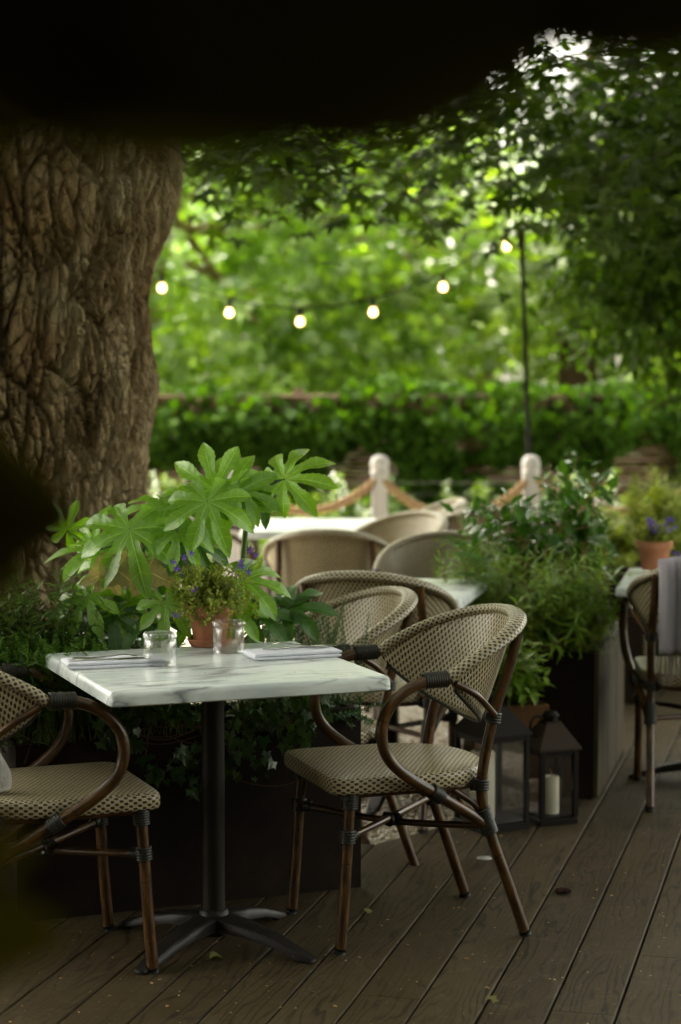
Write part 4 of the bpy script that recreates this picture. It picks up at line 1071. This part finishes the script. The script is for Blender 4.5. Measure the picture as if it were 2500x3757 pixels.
# fern
fe = empty('fern', tuple(q2(.42, .3, .48))); tag(fe, 'feathery fern arching left from the right planter towards the chair', 'fern'); FEO = np.array(fe.location)
for (tx, ty, tz) in ((.375, 6.98, .93), (.40, 7.0, .79), (.43, 6.9, .88), (.45, 7.2, .98), (.50, 6.85, .80), (.42, 7.1, .86)):
    s0 = q2(.40, .3, .55); e = np.array([tx, ty, tz]); q = np.array(spline([tuple(s0), tuple((s0 + e) / 2 + np.array([0, 0, .09])), tuple(e)], 14))
    P, X, Z, S = [], [], [], []
    for i in range(5, len(q) - 1):
        T = q[i + 1] - q[i]; T /= np.linalg.norm(T); sde = np.cross(T, [0, 0, 1.0]); sde /= np.linalg.norm(sde); t = i / len(q); Lp = .055 * math.sin(math.pi * (1 - (t - .15) / .9)) ** .6 + .006
        for sg in (-1, 1):
            for k in range(7):
                f = (k + .5) / 7; p = q[i] + sg * sde * Lp * f + np.array([0, 0, -.15 * Lp * f * f]); S.append(.011 * (1 - f * .6)); P.append(p); X.append(sde * sg * .4 + T * (1 if k % 2 else -.4)); Z.append([0, -.4, 1])
    fr = build_batch('frond', [leaf_batch(T_SMALL, np.array(P) - FEO, np.array(X), np.array(Z, float), np.array(S) * 1.5)], L_FERN, fe)
    b = MB(); b.tube([tuple(p - FEO) for p in q], .0014, 4); b.build('stem', M_STEM_G, fr)

# square terracotta pot with a leafy shrub, between planter and lanterns
tp = empty('square_pot', (.585, 6.80, 0), .2); tag(tp, 'tapered square terracotta pot behind the lanterns', 'flower pot')
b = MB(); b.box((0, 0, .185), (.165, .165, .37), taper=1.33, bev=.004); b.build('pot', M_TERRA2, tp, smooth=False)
b = MB(); b.box((0, 0, .372), (.19, .19, .008)); b.build('soil', M_SOIL, tp, smooth=False)
n = 46
B = np.array([[.585 + rng.uniform(-.07, .07), 6.80 + rng.uniform(-.07, .07), .375] for _ in range(n)])
Tp = B + np.stack([rng.normal(size=n) * .07, rng.normal(size=n) * .06 - .05, rng.uniform(.02, .28, n)], 1)
sprigs('leafy_shrub', 'broad leaved green shrub in the square terracotta pot', 'shrub', B, Tp, L_NANDI, M_STEM_B, tmpl_blade(.36, 5, .2, .1), .058, .022, .0018, .85)
# shrubs at the back and right
def mound(name, label, c, rad, n, lm, tmpl, leaf, sm=M_STEM_B):
    c = np.array(c); B = np.stack([c[0] + rng.uniform(-.5, .5, n) * rad[0], c[1] + rng.uniform(-.5, .5, n) * rad[1], np.full(n, c[2])], 1)
    d = rand_dirs(n); d[:, 2] = abs(d[:, 2]); Tp = c + d * np.array(rad) * (.6 + .4 * rng.random(n))[:, None]
    return sprigs(name, label, 'shrub', B, Tp, lm, sm, tmpl, leaf, leaf * .26, .002, .85)
mound('garden_shrub', 'olive green shrub with tan stems in the distant planter, behind the pot of violet flowers', (1.42, 9.35, .55), (.42, .3, .50), 130, L_CAMPA, T_OVAL, .045)
mound('garden_shrub', 'feathery olive green bush at the right edge, hiding the end of the rope fence', (1.95, 10.4, .0), (.7, .4, 1.25), 330, L_CAMPA, T_NARROW, .07)
mound('garden_shrub', 'dark shrub at the right edge behind the table with the terracotta pot', (1.75, 9.7, .0), (.45, .35, 1.0), 170, L_WILLOW, T_OVAL, .06)
mound('garden_shrub', 'light leafy shrub under the fence between the old trunk and the tall leaf', (-1.05, 12.6, -.1), (.55, .4, 1.02), 170, L_MID, T_OVAL, .06)
mound('garden_shrub', 'dark leafy shrub under the fence behind the left rope', (-.1, 12.6, -.1), (.75, .4, .98), 210, L_MID, T_OVAL, .06)
mound('garden_shrub', 'pale tipped shrub behind the rope between the two clear posts', (.85, 12.3, -.1), (.6, .4, 1.02), 210, L_MID, T_OVAL, .06)
mound('garden_shrub', 'dark shrub low behind the right rope post', (1.6, 12.7, -.1), (.7, .4, 1.12), 200, L_MID, T_OVAL, .06)
mound('garden_shrub', 'dark green shrub low behind the middle rope post', (.35, 12.9, -.1), (.6, .4, 1.0), 160, L_DARKT, T_OVAL, .06)

# ------------------------------------------------------------------ flower pots and violet bellflowers
def flower_pot(label, loc, sc=1.0, saucer=True):
    t = empty('flower_pot', loc); tag(t, label, 'flower pot', 'round terracotta pots of bellflowers'); t.scale = (sc,) * 3
    b = MB(); b.lathe([(0, .012), (.043, .012), (.0445, .016), (.056, .083), (.0565, .084), (.064, .085), (.0655, .089), (.067, .112), (.0655, .1145), (.061, .1145), (.059, .108), (.054, .098), (0, .098)], 40); b.build('pot', M_TERRA, t, autosmooth=40)
    if saucer:
        b = MB(); b.lathe([(0, .0005), (.050, .0005), (.054, .003), (.062, .018), (.0628, .020), (.0605, .0215), (.0585, .019), (.052, .009), (0, .008)], 40); b.build('saucer', M_TERRA, t, autosmooth=50)
    b = MB(); b.lathe([(.055, .1), (.03, .104), (0, .105)], 20); b.build('soil', M_SOIL, t)
    return t
def campanula(label, c, spread, top, nst, flowers, leaf=.011):
    c = np.array(c); d = rand_dirs(nst); d[:, 2] = np.abs(d[:, 2]) * 1.0
    B = c + rng.normal(size=(nst, 3)) * np.array([.025, .025, .002]); Tp = c + d * np.array([spread, spread * .8, top]) * (.55 + .5 * rng.random(nst))[:, None]
    droop = np.linalg.norm(d[:, :2], axis=1) > .93; Tp[droop, 2] -= .05 * rng.random(droop.sum()) + .01
    r_ = sprigs('bellflower', label, 'flowers', B, Tp, L_CAMPA, mat('olive_stem', (.20, .20, .06), .6, .3), tmpl_blade(.8, 3, .1, .1, .9), leaf, .0105, .0009, .9, whorl=2, bend=.3, start=.05, group='violet flowers in terracotta pots')
    O = Vector(r_.location)
    for f in flowers:
        b = MB(); f = Vector(f) - O; ax = Vector((random.uniform(-.5, .5), -1, random.uniform(.1, .8))).normalized(); a1 = ax.orthogonal().normalized(); a2 = ax.cross(a1); V = [tuple(f)]; F = []
        for k in range(5):
            for da, rr, h in ((-.42, .0045, .003), (-.18, .0085, .006), (0, .0115, .006), (.18, .0085, .006), (.42, .0045, .003)):
                a = k * 2 * math.pi / 5 + da; V.append(tuple(f + (a1 * math.cos(a) + a2 * math.sin(a)) * rr + ax * h))
            o_ = 1 + k * 5; F += [[0, o_, o_ + 1], [0, o_ + 1, o_ + 2], [0, o_ + 2, o_ + 3], [0, o_ + 3, o_ + 4]]
        b.add(V, F); b.tube([tuple(f - ax * .012), tuple(f)], [.002, .0035], 6); b.tube([tuple(f - ax * .012), tuple(Vector(c) - O + (f - (Vector(c) - O)) * .5)], .0007, 4)
        b.build('flower', M_PETAL, r_, smooth=False)
PC = (-.360, 5.432, .751)
flower_pot('terracotta pot on a saucer standing on the laid table', PC)
fl = [(-.455, 5.40, .985), (-.427, 5.40, .997), (-.408, 5.41, 1.008), (-.246, 5.40, 1.018), (-.230, 5.39, 1.005), (-.272, 5.40, .985), (-.250, 5.40, .957), (-.268, 5.40, .972), (-.397, 5.36, .912), (-.448, 5.37, .842), (-.447, 5.40, .965)]
campanula('straggly bellflower with small violet blooms in the pot on the laid table', (PC[0] - .002, PC[1], .860), .140, .128, 240, fl)
PC2 = (1.175, 7.42, .751)
flower_pot('terracotta pot on the table at the right edge', PC2, 1.05, False)
campanula('bellflower with violet blooms in the pot on the table at the right edge', (PC2[0], PC2[1], .865), .09, .11, 110, [(1.13 + random.uniform(0, .12), 7.36 + random.uniform(-.03, .02), .88 + random.uniform(.03, .10)) for _ in range(14)] + [(1.25, 7.35, .83), (1.255, 7.34, .82)])

# ------------------------------------------------------------------ tumblers, napkins, cutlery
def tumbler(label, x, y, rz):
    def fl_(r_, z, a, i):
        if i in FLUTE: return r_ + .0022 * abs(math.cos(a * 7)) ** .8 - .0014
        if i in FOOT: return r_ + .0040 * abs(math.sin(a * 7)) ** .8 - .0020
        return r_
    prof = [(.0395, .0008), (.0410, 0), (.0422, .0010), (.0423, .010), (.0420, .030), (.0415, .050), (.0414, .0665), (.0406, .0680), (.0412, .070), (.0425, .074), (.0426, .079), (.0405, .0835), (.036, .0850), (.031, .0825), (0, .0820)]
    FLUTE = {3, 4, 5, 6}; FOOT = {9, 10, 11}
    b = MB(); b.lathe(prof, 144, flute=fl_)
    b.lathe([(0, .0655), (.030, .0655), (.036, .063), (.0378, .058), (.0386, .03), (.0392, .008), (.0395, .0008)], 144)
    o = b.build('tumbler', M_GLASS, weld=True); o.location = (x, y, .7505); o.rotation_euler = (0, 0, rz)
    tag(o, label, 'glass', 'upturned tumblers on the laid table')
tumbler('upturned fluted tumbler in front of the left napkin', -.464, 5.075, .1)
tumbler('upturned fluted tumbler in front of the terracotta pot', -.301, 5.312, .3)

def napkin(label, c, rz, size, seed):
    t = empty('napkin', c, rz); tag(t, label, 'napkin', 'folded white napkins on the laid table')
    lx, ly = size[0] / 2, size[1] / 2; rn_ = random.Random(seed)
    for li, (z0, th) in enumerate(((.0042, .0075), (.0128, .0080))):
        b = MB(); prof = []
        hw = ly - .004 * li
        # rounded front fold
        for k in range(9): a = -math.pi / 2 - math.pi * k / 8; prof.append((-hw + math.cos(a) * th / 2 + th / 2, z0 + math.sin(a) * th / 2))
        prof += [(0, z0 + th / 2 + .0006), (hw - .002, z0 + th / 2), (hw, z0 + th / 2 - .002), (hw, z0 - th / 2 + .002), (hw - .002, z0 - th / 2), (0, z0 - th / 2)]
        NX = 24; V = []
        for i in range(NX + 1):
            x = -lx + 2 * lx * i / NX + .003 * li; e = 1 - .25 * max(0, abs(i / NX - .5) * 2 - .93) / .07
            for (y, z) in prof:
                zz = z0 + (z - z0) * e
                V.append((x + .0015 * math.sin(y * 60 + seed), y + .0016 * math.sin(x * 30 + seed + li), max(.0004, zz + .0007 * mnoise.noise(Vector((x * 25, y * 25, seed + li))))))
        n = len(prof); F = [[i * n + j, i * n + (j + 1) % n, (i + 1) * n + (j + 1) % n, (i + 1) * n + j] for i in range(NX) for j in range(n)]
        F += [list(range(n))[::-1], [NX * n + j for j in range(n)]]
        b.add(V, F); b.build('fold', M_CLOTH, t, autosmooth=60)
    # rolled left end where the folds turn over
    b = MB(); b.tube([(-lx + .004, y, .0088) for y in np.linspace(-ly + .004, ly - .004, 8)], .0078, 12, aspect=.98); b.build('rolled_edge', M_CLOTH, t, autosmooth=60)
    return t
NL = ((-.585, 5.070, .7506), .300, (.245, .115)); NR = ((-.128, 5.232, .7506), .345, (.235, .118))
napkin('folded white napkin at the left place of the laid table', NL[0], NL[1], NL[2], 1)
napkin('folded white napkin at the right place of the laid table', NR[0], NR[1], NR[2], 4)
def flat_bar(b, pts):   # pts: (x, y, z, halfwidth, halfthick)
    V = []
    for (x, y, z, w_, h_) in pts: V += [(x, y - w_, z), (x, y - w_ * .6, z + h_), (x, y + w_ * .6, z + h_), (x, y + w_, z), (x, y + w_ * .6, z - h_), (x, y - w_ * .6, z - h_)]
    n = len(pts); F = [[i * 6 + j, i * 6 + (j + 1) % 6, (i + 1) * 6 + (j + 1) % 6, (i + 1) * 6 + j] for i in range(n - 1) for j in range(6)]
    F += [[j for j in range(6)][::-1], [(n - 1) * 6 + j for j in range(6)]]; b.add(V, F)
def cutlery(kind, label, c, rz, tilt=0.0):
    b = MB()
    if kind == 'knife':
        flat_bar(b, [(-.105, 0, 0, .0035, .0012), (-.098, 0, 0, .0065, .0026), (-.06, 0, 0, .0055, .0028), (-.02, 0, 0, .0040, .0026), (0, 0, 0, .0034, .0022), (.006, 0, 0, .0050, .0012), (.03, 0, 0, .0085, .0007), (.075, .001, 0, .0085, .0006), (.098, .003, 0, .0055, .0005), (.105, .006, 0, .001, .0004)])
    else:
        flat_bar(b, [(-.100, 0, .002, .004, .001), (-.092, 0, .002, .0085, .0013), (-.05, 0, .0010, .0055, .0016), (0, 0, .0030, .0028, .0018), (.030, 0, .0060, .0026, .0016), (.045, 0, .0048, .0080, .0011), (.058, 0, .0020, .0120, .0009), (.066, 0, .0008, .0125, .0008)])
        for k in range(4): y = -.0108 + k * .0072; flat_bar(b, [(.065, y, .0008, .0016, .0008), (.085, y, .0012, .0014, .0008), (.103, y * .96, .0055, .0009, .0006)])
    o = b.build(kind, M_STEEL, autosmooth=35); o.location = c; o.rotation_euler = (0, tilt, rz); tag(o, label, kind)
zt = .7506 + .0195
cutlery('fork', 'fork lying on the left napkin', (-.590, 5.075, zt), .30 + .02)
cutlery('knife', 'knife lying on the left napkin beside its fork', (-.590, 5.045, zt), .30 - .03)
cutlery('fork', 'fork tipped across the right napkin with its tines in the air', (-.125, 5.225, zt + .010), math.pi + .345 + .12, -.11)
cutlery('knife', 'knife lying on the right napkin under its fork', (-.110, 5.262, zt + .001), math.pi + .335)

# ------------------------------------------------------------------ lanterns with candles
M_LGLASS = mat('lantern_glass', (.9, .9, .88), .05, .5); tt = NT(M_LGLASS)
_tr = tt.n('BsdfTransparent'); _gl = tt.n('BsdfGlossy', {'Roughness': .04}); _lw = tt.n('LayerWeight', {'Blend': .25})
_ms = tt.n('MixShader'); tt.l(tt.math('ADD', tt.math('MULTIPLY', _lw.outputs['Fresnel'], .6), .03), _ms.inputs[0]); tt.l(_tr.outputs[0], _ms.inputs[1]); tt.l(_gl.outputs[0], _ms.inputs[2])
tt.l(_ms.outputs[0], tt.t.nodes['Material Output'].inputs[0])
def lantern(label, c, rz, s, hb, ha, hc, m_roof, ring_handle):
    t = empty('lantern', c, rz); tag(t, label, 'lantern'); x = s / 2; p = .009 if s < .16 else .008
    b = MB(); b.box((0, 0, .010), (s, s, .020), bev=.002); b.box((0, 0, .024), (s - .012, s - .012, .008)); b.build('base', M_BLACK, t, smooth=False)
    for sx in (-1, 1):
        for sy in (-1, 1): b = MB(); b.box((sx * (x - p), sy * (x - p), hb / 2 + .01), (2 * p, 2 * p, hb - .026), bev=.0015); b.build('corner_post', M_BLACK, t, smooth=False)
    b = MB()
    for a in range(4):
        q = a * math.pi / 2; b.box(((x - p) * math.cos(q), (x - p) * math.sin(q), hb - .010), (.012, s - 2 * p - .002, .016), rz=q)
    b.build('top_frame', M_BLACK, t, smooth=False)
    for a in range(4):
        q = a * math.pi / 2; b = MB(); b.box(((x - p) * math.cos(q), (x - p) * math.sin(q), hb / 2 + .006), (.002, s - 4 * p, hb - .050), rz=q); b.build('glass_pane', M_LGLASS, t, smooth=False)
    b = MB(); o_ = x + .008; i_ = s * .20; V = []
    for (w_, z) in ((o_, hb), (o_, hb + .007), (i_, ha), (i_, ha + .004)): V += [(-w_, -w_, z), (w_, -w_, z), (w_, w_, z), (-w_, w_, z)]
    F = [[k * 4 + i, k * 4 + (i + 1) % 4, k * 4 + 4 + (i + 1) % 4, k * 4 + 4 + i] for k in range(3) for i in range(4)] + [[3, 2, 1, 0], [12, 13, 14, 15]]
    b.add(V, F); b.build('roof', m_roof, t, smooth=False)
    b = MB(); r0 = i_ * .82; b.lathe([(r0, ha), (r0, ha + .016), (r0 * 1.25, ha + .018), (r0 * 1.25, ha + .024), (r0 * .95, ha + .030), (r0 * .9, ha + .036), (r0 * .3, hc), (0, hc)], 24); b.build('cap', M_BLACK, t, autosmooth=40)
    b = MB(); n = 20
    if ring_handle: b.tube([(-r0 - .026 + .026 * math.cos(k * 2 * math.pi / n), 0, ha - .012 + .034 * math.sin(k * 2 * math.pi / n)) for k in range(n)], .0042, 8, closed=True)
    else: b.tube([(0, r0 * 1.3 * math.cos(k * math.pi / n), hc - .008 + .03 * math.sin(k * math.pi / n)) for k in range(n + 1)], .003, 8)
    b.build('handle', M_BLACK, t)
    return t
lantern('big black square lantern holding a tall candle, behind the legs of the right chair', (.500, 6.500, 0), .50, .180, .312, .402, .440, M_BLACK, False)
lantern('small black lantern with a rusty brown roof beside the big one', (.702, 6.578, 0), .369, .140, .250, .336, .372, M_BROWNM, True)
def candle(label, c, r_, h):
    t = empty('candle', c); tag(t, label, 'candle')
    b = MB(); b.lathe([(0, 0), (r_, 0), (r_, h - .006), (r_ - .003, h), (r_ - .012, h - .004), (0, h - .006)], 28); b.build('wax', M_WAX, t, autosmooth=50)
    b = MB(); b.tube(spline([(0, 0, h - .008), (.001, 0, h + .008), (-.006, 0, h + .024)], 4), .0013, 6); b.build('wick', M_STEM_R, t)
candle('tall cream candle inside the big lantern', (.470, 6.500, .0285), .041, .225)
candle('short cream candle inside the small lantern', (.706, 6.575, .0285), .026, .125)

# ------------------------------------------------------------------ throws
def throw_on_chair():
    # over the back of the right hand chair
    root = empty('throw_blanket', (1.285, 6.98, 0), facing(.06, 1)); tag(root, 'pale grey fringed throw hanging over the back of the chair at the right edge', 'throw')
    path = [(-.165, .60), (-.19, .72), (-.215, .815), (-.245, .868), (-.285, .882), (-.322, .865), (-.338, .82), (-.342, .74), (-.336, .64), (-.33, .56)]
    q = spline([(0, y, z) for y, z in path], 5); NX = 30; b = MB(); V, U, F = [], [], []
    for i, p in enumerate(q):
        for k in range(NX + 1):
            x = -.185 + .30 * k / NX; s = x + .0; drop = .045 * (s / .26) ** 2 * (1 if i < len(q) * .75 else .6)
            fold = .016 * math.sin(x * 58 + i * .05) + .008 * math.sin(x * 131 + 1 - i * .03)
            z = p[2] - drop; y = p[1] + .10 * max(0, abs(s) / .26) ** 2 * (1 if p[1] < -.2 else .3) + (fold if i > 20 else fold * .3)
            V.append((x, y - .004, z)); U.append((x, i * .01))
    for i in range(len(q) - 1):
        for k in range(NX): a = i * (NX + 1) + k; F.append([a, a + 1, a + NX + 2, a + NX + 1])
    b.add(V, F, U); m = mat('grey_knit', (.40, .38, .42), .9, .1); t = NT(m); w_ = t.n('TexWave', {'Scale': 90.0, 'Distortion': 1.0}); t.l(t.mapping(t.coord('UV'), (1, 1, 1), (0, 0, R(40))), w_.inputs['Vector']); t.bump(w_.outputs['Fac'], .7, .003)
    t.color(t.mix(w_.outputs['Fac'], (.30, .28, .31), (.48, .45, .50)))
    o = b.build('cloth', m, root); s_ = o.modifiers.new('t', 'SOLIDIFY'); s_.thickness = .005
    b = MB(); last = V[-(NX + 1):]
    for k in range(0, NX + 1):
        p = last[k]; 
        for j in range(2):
            x = p[0] + random.uniform(-.004, .004); L = random.uniform(.075, .115)
            b.tube(spline([(x, p[1], p[2] + .004), (x + random.uniform(-.006, .006), p[1] - .004, p[2] - L * .5), (x + random.uniform(-.012, .012), p[1] + random.uniform(-.006, .006), p[2] - L)], 3), [.0028, .0026, .0022, .002, .002, .0024, .001], 5)
    b.build('fringe', mat('fringe_wool', (.22, .18, .15), .9, .1), root)
throw_on_chair()
def throw_left():
    m = mat('white_knit', (.62, .60, .58), .9, .1); t = NT(m); v = t.n('TexVoronoi', {'Scale': 190.0}); t.l(t.coord('Object'), v.inputs['Vector']); t.bump(v.outputs['Distance'], .8, .004)
    b = MB(); V, F = [], []; NA, NB = 18, 26
    path = spline([(.03, -.04, .474), (.02, -.045, .53), (-.005, -.06, .60), (-.04, -.08, .67), (-.09, -.09, .74), (-.15, -.10, .80), (-.20, -.11, .80), (-.26, -.10, .70)], 5)
    b.tube(path, [.036 + .006 * math.sin(i * .6) for i in range(len(path))], 18, aspect=.8)
    o = b.build('throw_blanket', m); o.location = (-.875, 4.895, 0); tag(o, 'bunched white knitted throw on the seat of the left chair', 'throw')
throw_left()

# ------------------------------------------------------------------ deck debris, leaves, light disc
n = 650; x = rng.uniform(-1.2, 1.7, n); y = rng.uniform(4.3, 6.6, n)
P = np.stack([x, y, np.full(n, .0022)], 1); P = P[np.array([(p[0] * math.cos(YAW) - p[1] * math.sin(YAW)) > -1.2 or p[1] < 5.3 for p in P])]; n = len(P)
M_FLAKE = leaf_mat('bud_scale', (.16, .09, .03), (.70, .47, .22), .7, .2, .1, tcol=(1, .8, .5))
o = build_batch('deck_debris', [leaf_batch(T_SMALL, P, rand_dirs(n) * [1, 1, .15], rand_dirs(n) * .35 + [0, 0, 1], rng.uniform(.005, .012, n) * np.where(rng.random(n) > .93, 2.0, 1))], M_FLAKE); tag(o, 'small tan bud scales and crumbs scattered on the deck boards', 'debris', kind='stuff')
n = 16; ca, sa = math.cos(TR), math.sin(TR); a, c = rng.uniform(-.31, .31, n), rng.uniform(-.31, .31, n)
P = np.stack([TX + a * ca - c * sa, TY + a * sa + c * ca, np.full(n, .7525)], 1)
o = build_batch('table_debris', [leaf_batch(T_SMALL, P, rand_dirs(n) * [1, 1, .1], rand_dirs(n) * .4 + [0, 0, 1], rng.uniform(.004, .011, n))], leaf_mat('amber_bud_scale', (.30, .12, .02), (.55, .33, .10), .6, .3, .2, tcol=(1, .8, .4))); tag(o, 'amber bud scales fallen on the laid table top', 'debris', kind='stuff')
M_FALL = leaf_mat('fallen_leaf', (.10, .10, .03), (.16, .15, .05), .7, .2, .2)
def fallen(label, loc, rz, s, tm):
    o = build_batch('fallen_leaf', [leaf_batch(tm, np.array([[0, 0, .004]]), np.array([[math.cos(rz), math.sin(rz), .18]]), np.array([[.15, -.35, 1.]]), np.array([s]))], M_FALL, smooth=True); o.location = loc; tag(o, label, 'leaf', 'single leaves fallen on the deck')
fallen('curled yellow green leaf on the deck just right of the planter', (.065, 5.44, .006), .3, .042, tmpl_palm([-60, 0, 60], [.8, 1, .8], .6, .9))
fallen('small rolled pale leaf on the deck under the laid table', (-.335, 4.97, .004), .5, .042, tmpl_blade(.45, 6, .3, .9))
fallen('torn green leaf at the bottom of the picture, near the dried ring', (.36, 4.655, .003), 1.0, .03, T_IVY)
o = MB(); o.lathe([(0, .004), (.018, .0045), (.022, .003), (.0235, .0005)], 24); o = o.build('deck_light', mat('frosted_disc', (.30, .30, .27), .25, .5)); o.location = (.445, 6.06, .0005); tag(o, 'small round glass deck light set in the boards beyond the right chair', 'light')
b = MB(); b.tube(spline([(0, 0, .008), (.02, .004, .010), (.045, -.002, .009)], 5), [.005, .009, .010, .008, .010, .009, .007, .01, .008, .006, .003], 7)
o = b.build('seed_cluster', mat('dark_seed', (.035, .014, .010), .7, .2)); o.location = (.62, 5.64, 0); tag(o, 'dark dried seed cluster on the deck at the right', 'debris')
# pebbles on the near gravel
n = 9000; x = rng.uniform(-.3, .9, n); y = rng.uniform(5.9, 8.6, n); u = x * math.cos(YAW) - y * math.sin(YAW); v = x * math.sin(YAW) + y * math.cos(YAW)
ok = np.array([b_ > deck_end(a_) + .012 for a_, b_ in zip(u, v)]); x, y = x[ok], y[ok]; n = len(x)
oct_v = np.array([(1, 0, 0), (0, 1, 0), (-1, 0, 0), (0, -1, 0), (0, 0, .6), (0, 0, -.6), (.62, .62, .3), (-.62, .62, .3), (-.62, -.62, .3), (.62, -.62, .3)], float)
oct_f = np.array([(4, 0, 6), (4, 6, 1), (4, 1, 7), (4, 7, 2), (4, 2, 8), (4, 8, 3), (4, 3, 9), (4, 9, 0), (0, 5, 6), (6, 5, 1), (1, 5, 7), (7, 5, 2), (2, 5, 8), (8, 5, 3), (3, 5, 9), (9, 5, 0)])
m = mat('pebble', (.4, .36, .3), .7, .3); t = NT(m); t.color(t.ramp(t.attr('rnd'), [(0, (.22, .15, .09)), (.25, (.42, .34, .24)), (.5, (.62, .56, .45)), (.8, (.76, .73, .66)), (1, (.42, .28, .17))]))
o = build_batch('pebbles', [leaf_batch((oct_v, oct_f, np.zeros((10, 2))), np.stack([x, y, -.010 - .026 * np.clip((7.0 - y) / .6, 0, 1)], 1), rand_dirs(n) * [1, 1, .3], rand_dirs(n) * .4 + [0, 0, 1], rng.uniform(.005, .011, n))], m, smooth=True)
tag(o, 'pale mixed pebbles of the gravel bed beyond the deck edge', 'gravel', kind='stuff')

# ------------------------------------------------------------------ leaves hanging right in front of the lens
nb = empty('overhanging_branch', (0, .78, 1.75)); tag(nb, 'dark out of focus branch of big leaves hanging across the whole top of the view', 'branch'); NO = Vector(nb.location)
b = MB(); b.tube([tuple(Vector(p) - NO) for p in spline([(-.25, .80, 1.70), (-.05, .82, 1.69), (.12, .82, 1.685), (.28, .84, 1.66)], 6)], .006, 8); b.build('twig', L_NEAR, nb)
tb = tmpl_blade(.62, 9, .10, .06, .9)
def near_leaf(parent, O, p, d, nrm, s, wv=1.0):
    o = build_batch('leaf', [leaf_batch(tb, np.array([p]) - np.array(O), np.array([d], float), np.array([nrm], float), np.array([s]), np.array([wv]))], L_NEAR, parent, smooth=True)
for k, (x0, x1, z, wv, dy) in enumerate([(-.24, -.04, 1.632, .85, 0), (-.17, .045, 1.631, .80, .012), (-.08, .088, 1.628, .95, -.01), (-.10, .078, 1.620, .62, .01), (-.20, .02, 1.655, .9, .02), (-.05, .10, 1.655, .9, .03), (.00, .20, 1.652, .50, .01), (.06, .26, 1.650, .46, .02), (.0, .24, 1.675, .8, .02), (-.15, .10, 1.69, 1, .02), (.05, .25, 1.70, 1, .03), (-.30, -.12, 1.69, 1, .03)]):
    near_leaf(nb, NO, (x0, .76 + dy, z), (1, 0, 0), (0, -1, .12), x1 - x0, wv)
n2 = empty('near_sprig', (-.25, 1.1, 1.45)); tag(n2, 'dark blurred leaves poking in from the left edge in front of the tree trunk', 'branch'); N2 = Vector(n2.location)
for (p, d, s, wv) in (((-.31, 1.15, 1.435), (1, 0, -.10), .160, .9), ((-.30, 1.17, 1.47), (1, 0, -.35), .150, .7), ((-.32, 1.14, 1.405), (1, 0, .05), .165, .75), ((-.31, 1.13, 1.385), (1, 0, .0), .135, .7)):
    near_leaf(n2, N2, p, d, (0, -1, .1), s, wv)
b = MB(); b.tube([tuple(Vector(p) - N2) for p in ((-.36, 1.15, 1.46), (-.28, 1.15, 1.44))], .004, 6); b.build('twig', L_NEAR, n2)
n3 = empty('near_sprig', (-.2, 1.0, 1.2)); tag(n3, 'olive blurred leaf in front of the lower left corner, hiding part of the left chair', 'branch'); N3 = Vector(n3.location)
near_leaf(n3, N3, (-.31, .95, 1.245), (1, 0, -.12), (0, -1, .1), .180, .75)
near_leaf(n3, N3, (-.31, .97, 1.30), (1, 0, -.25), (0, -1, .1), .165, .6)
b = MB(); b.tube([tuple(Vector(p) - N3) for p in ((-.36, .96, 1.26), (-.29, .95, 1.215))], .003, 6); b.build('twig', L_NEAR, n3)
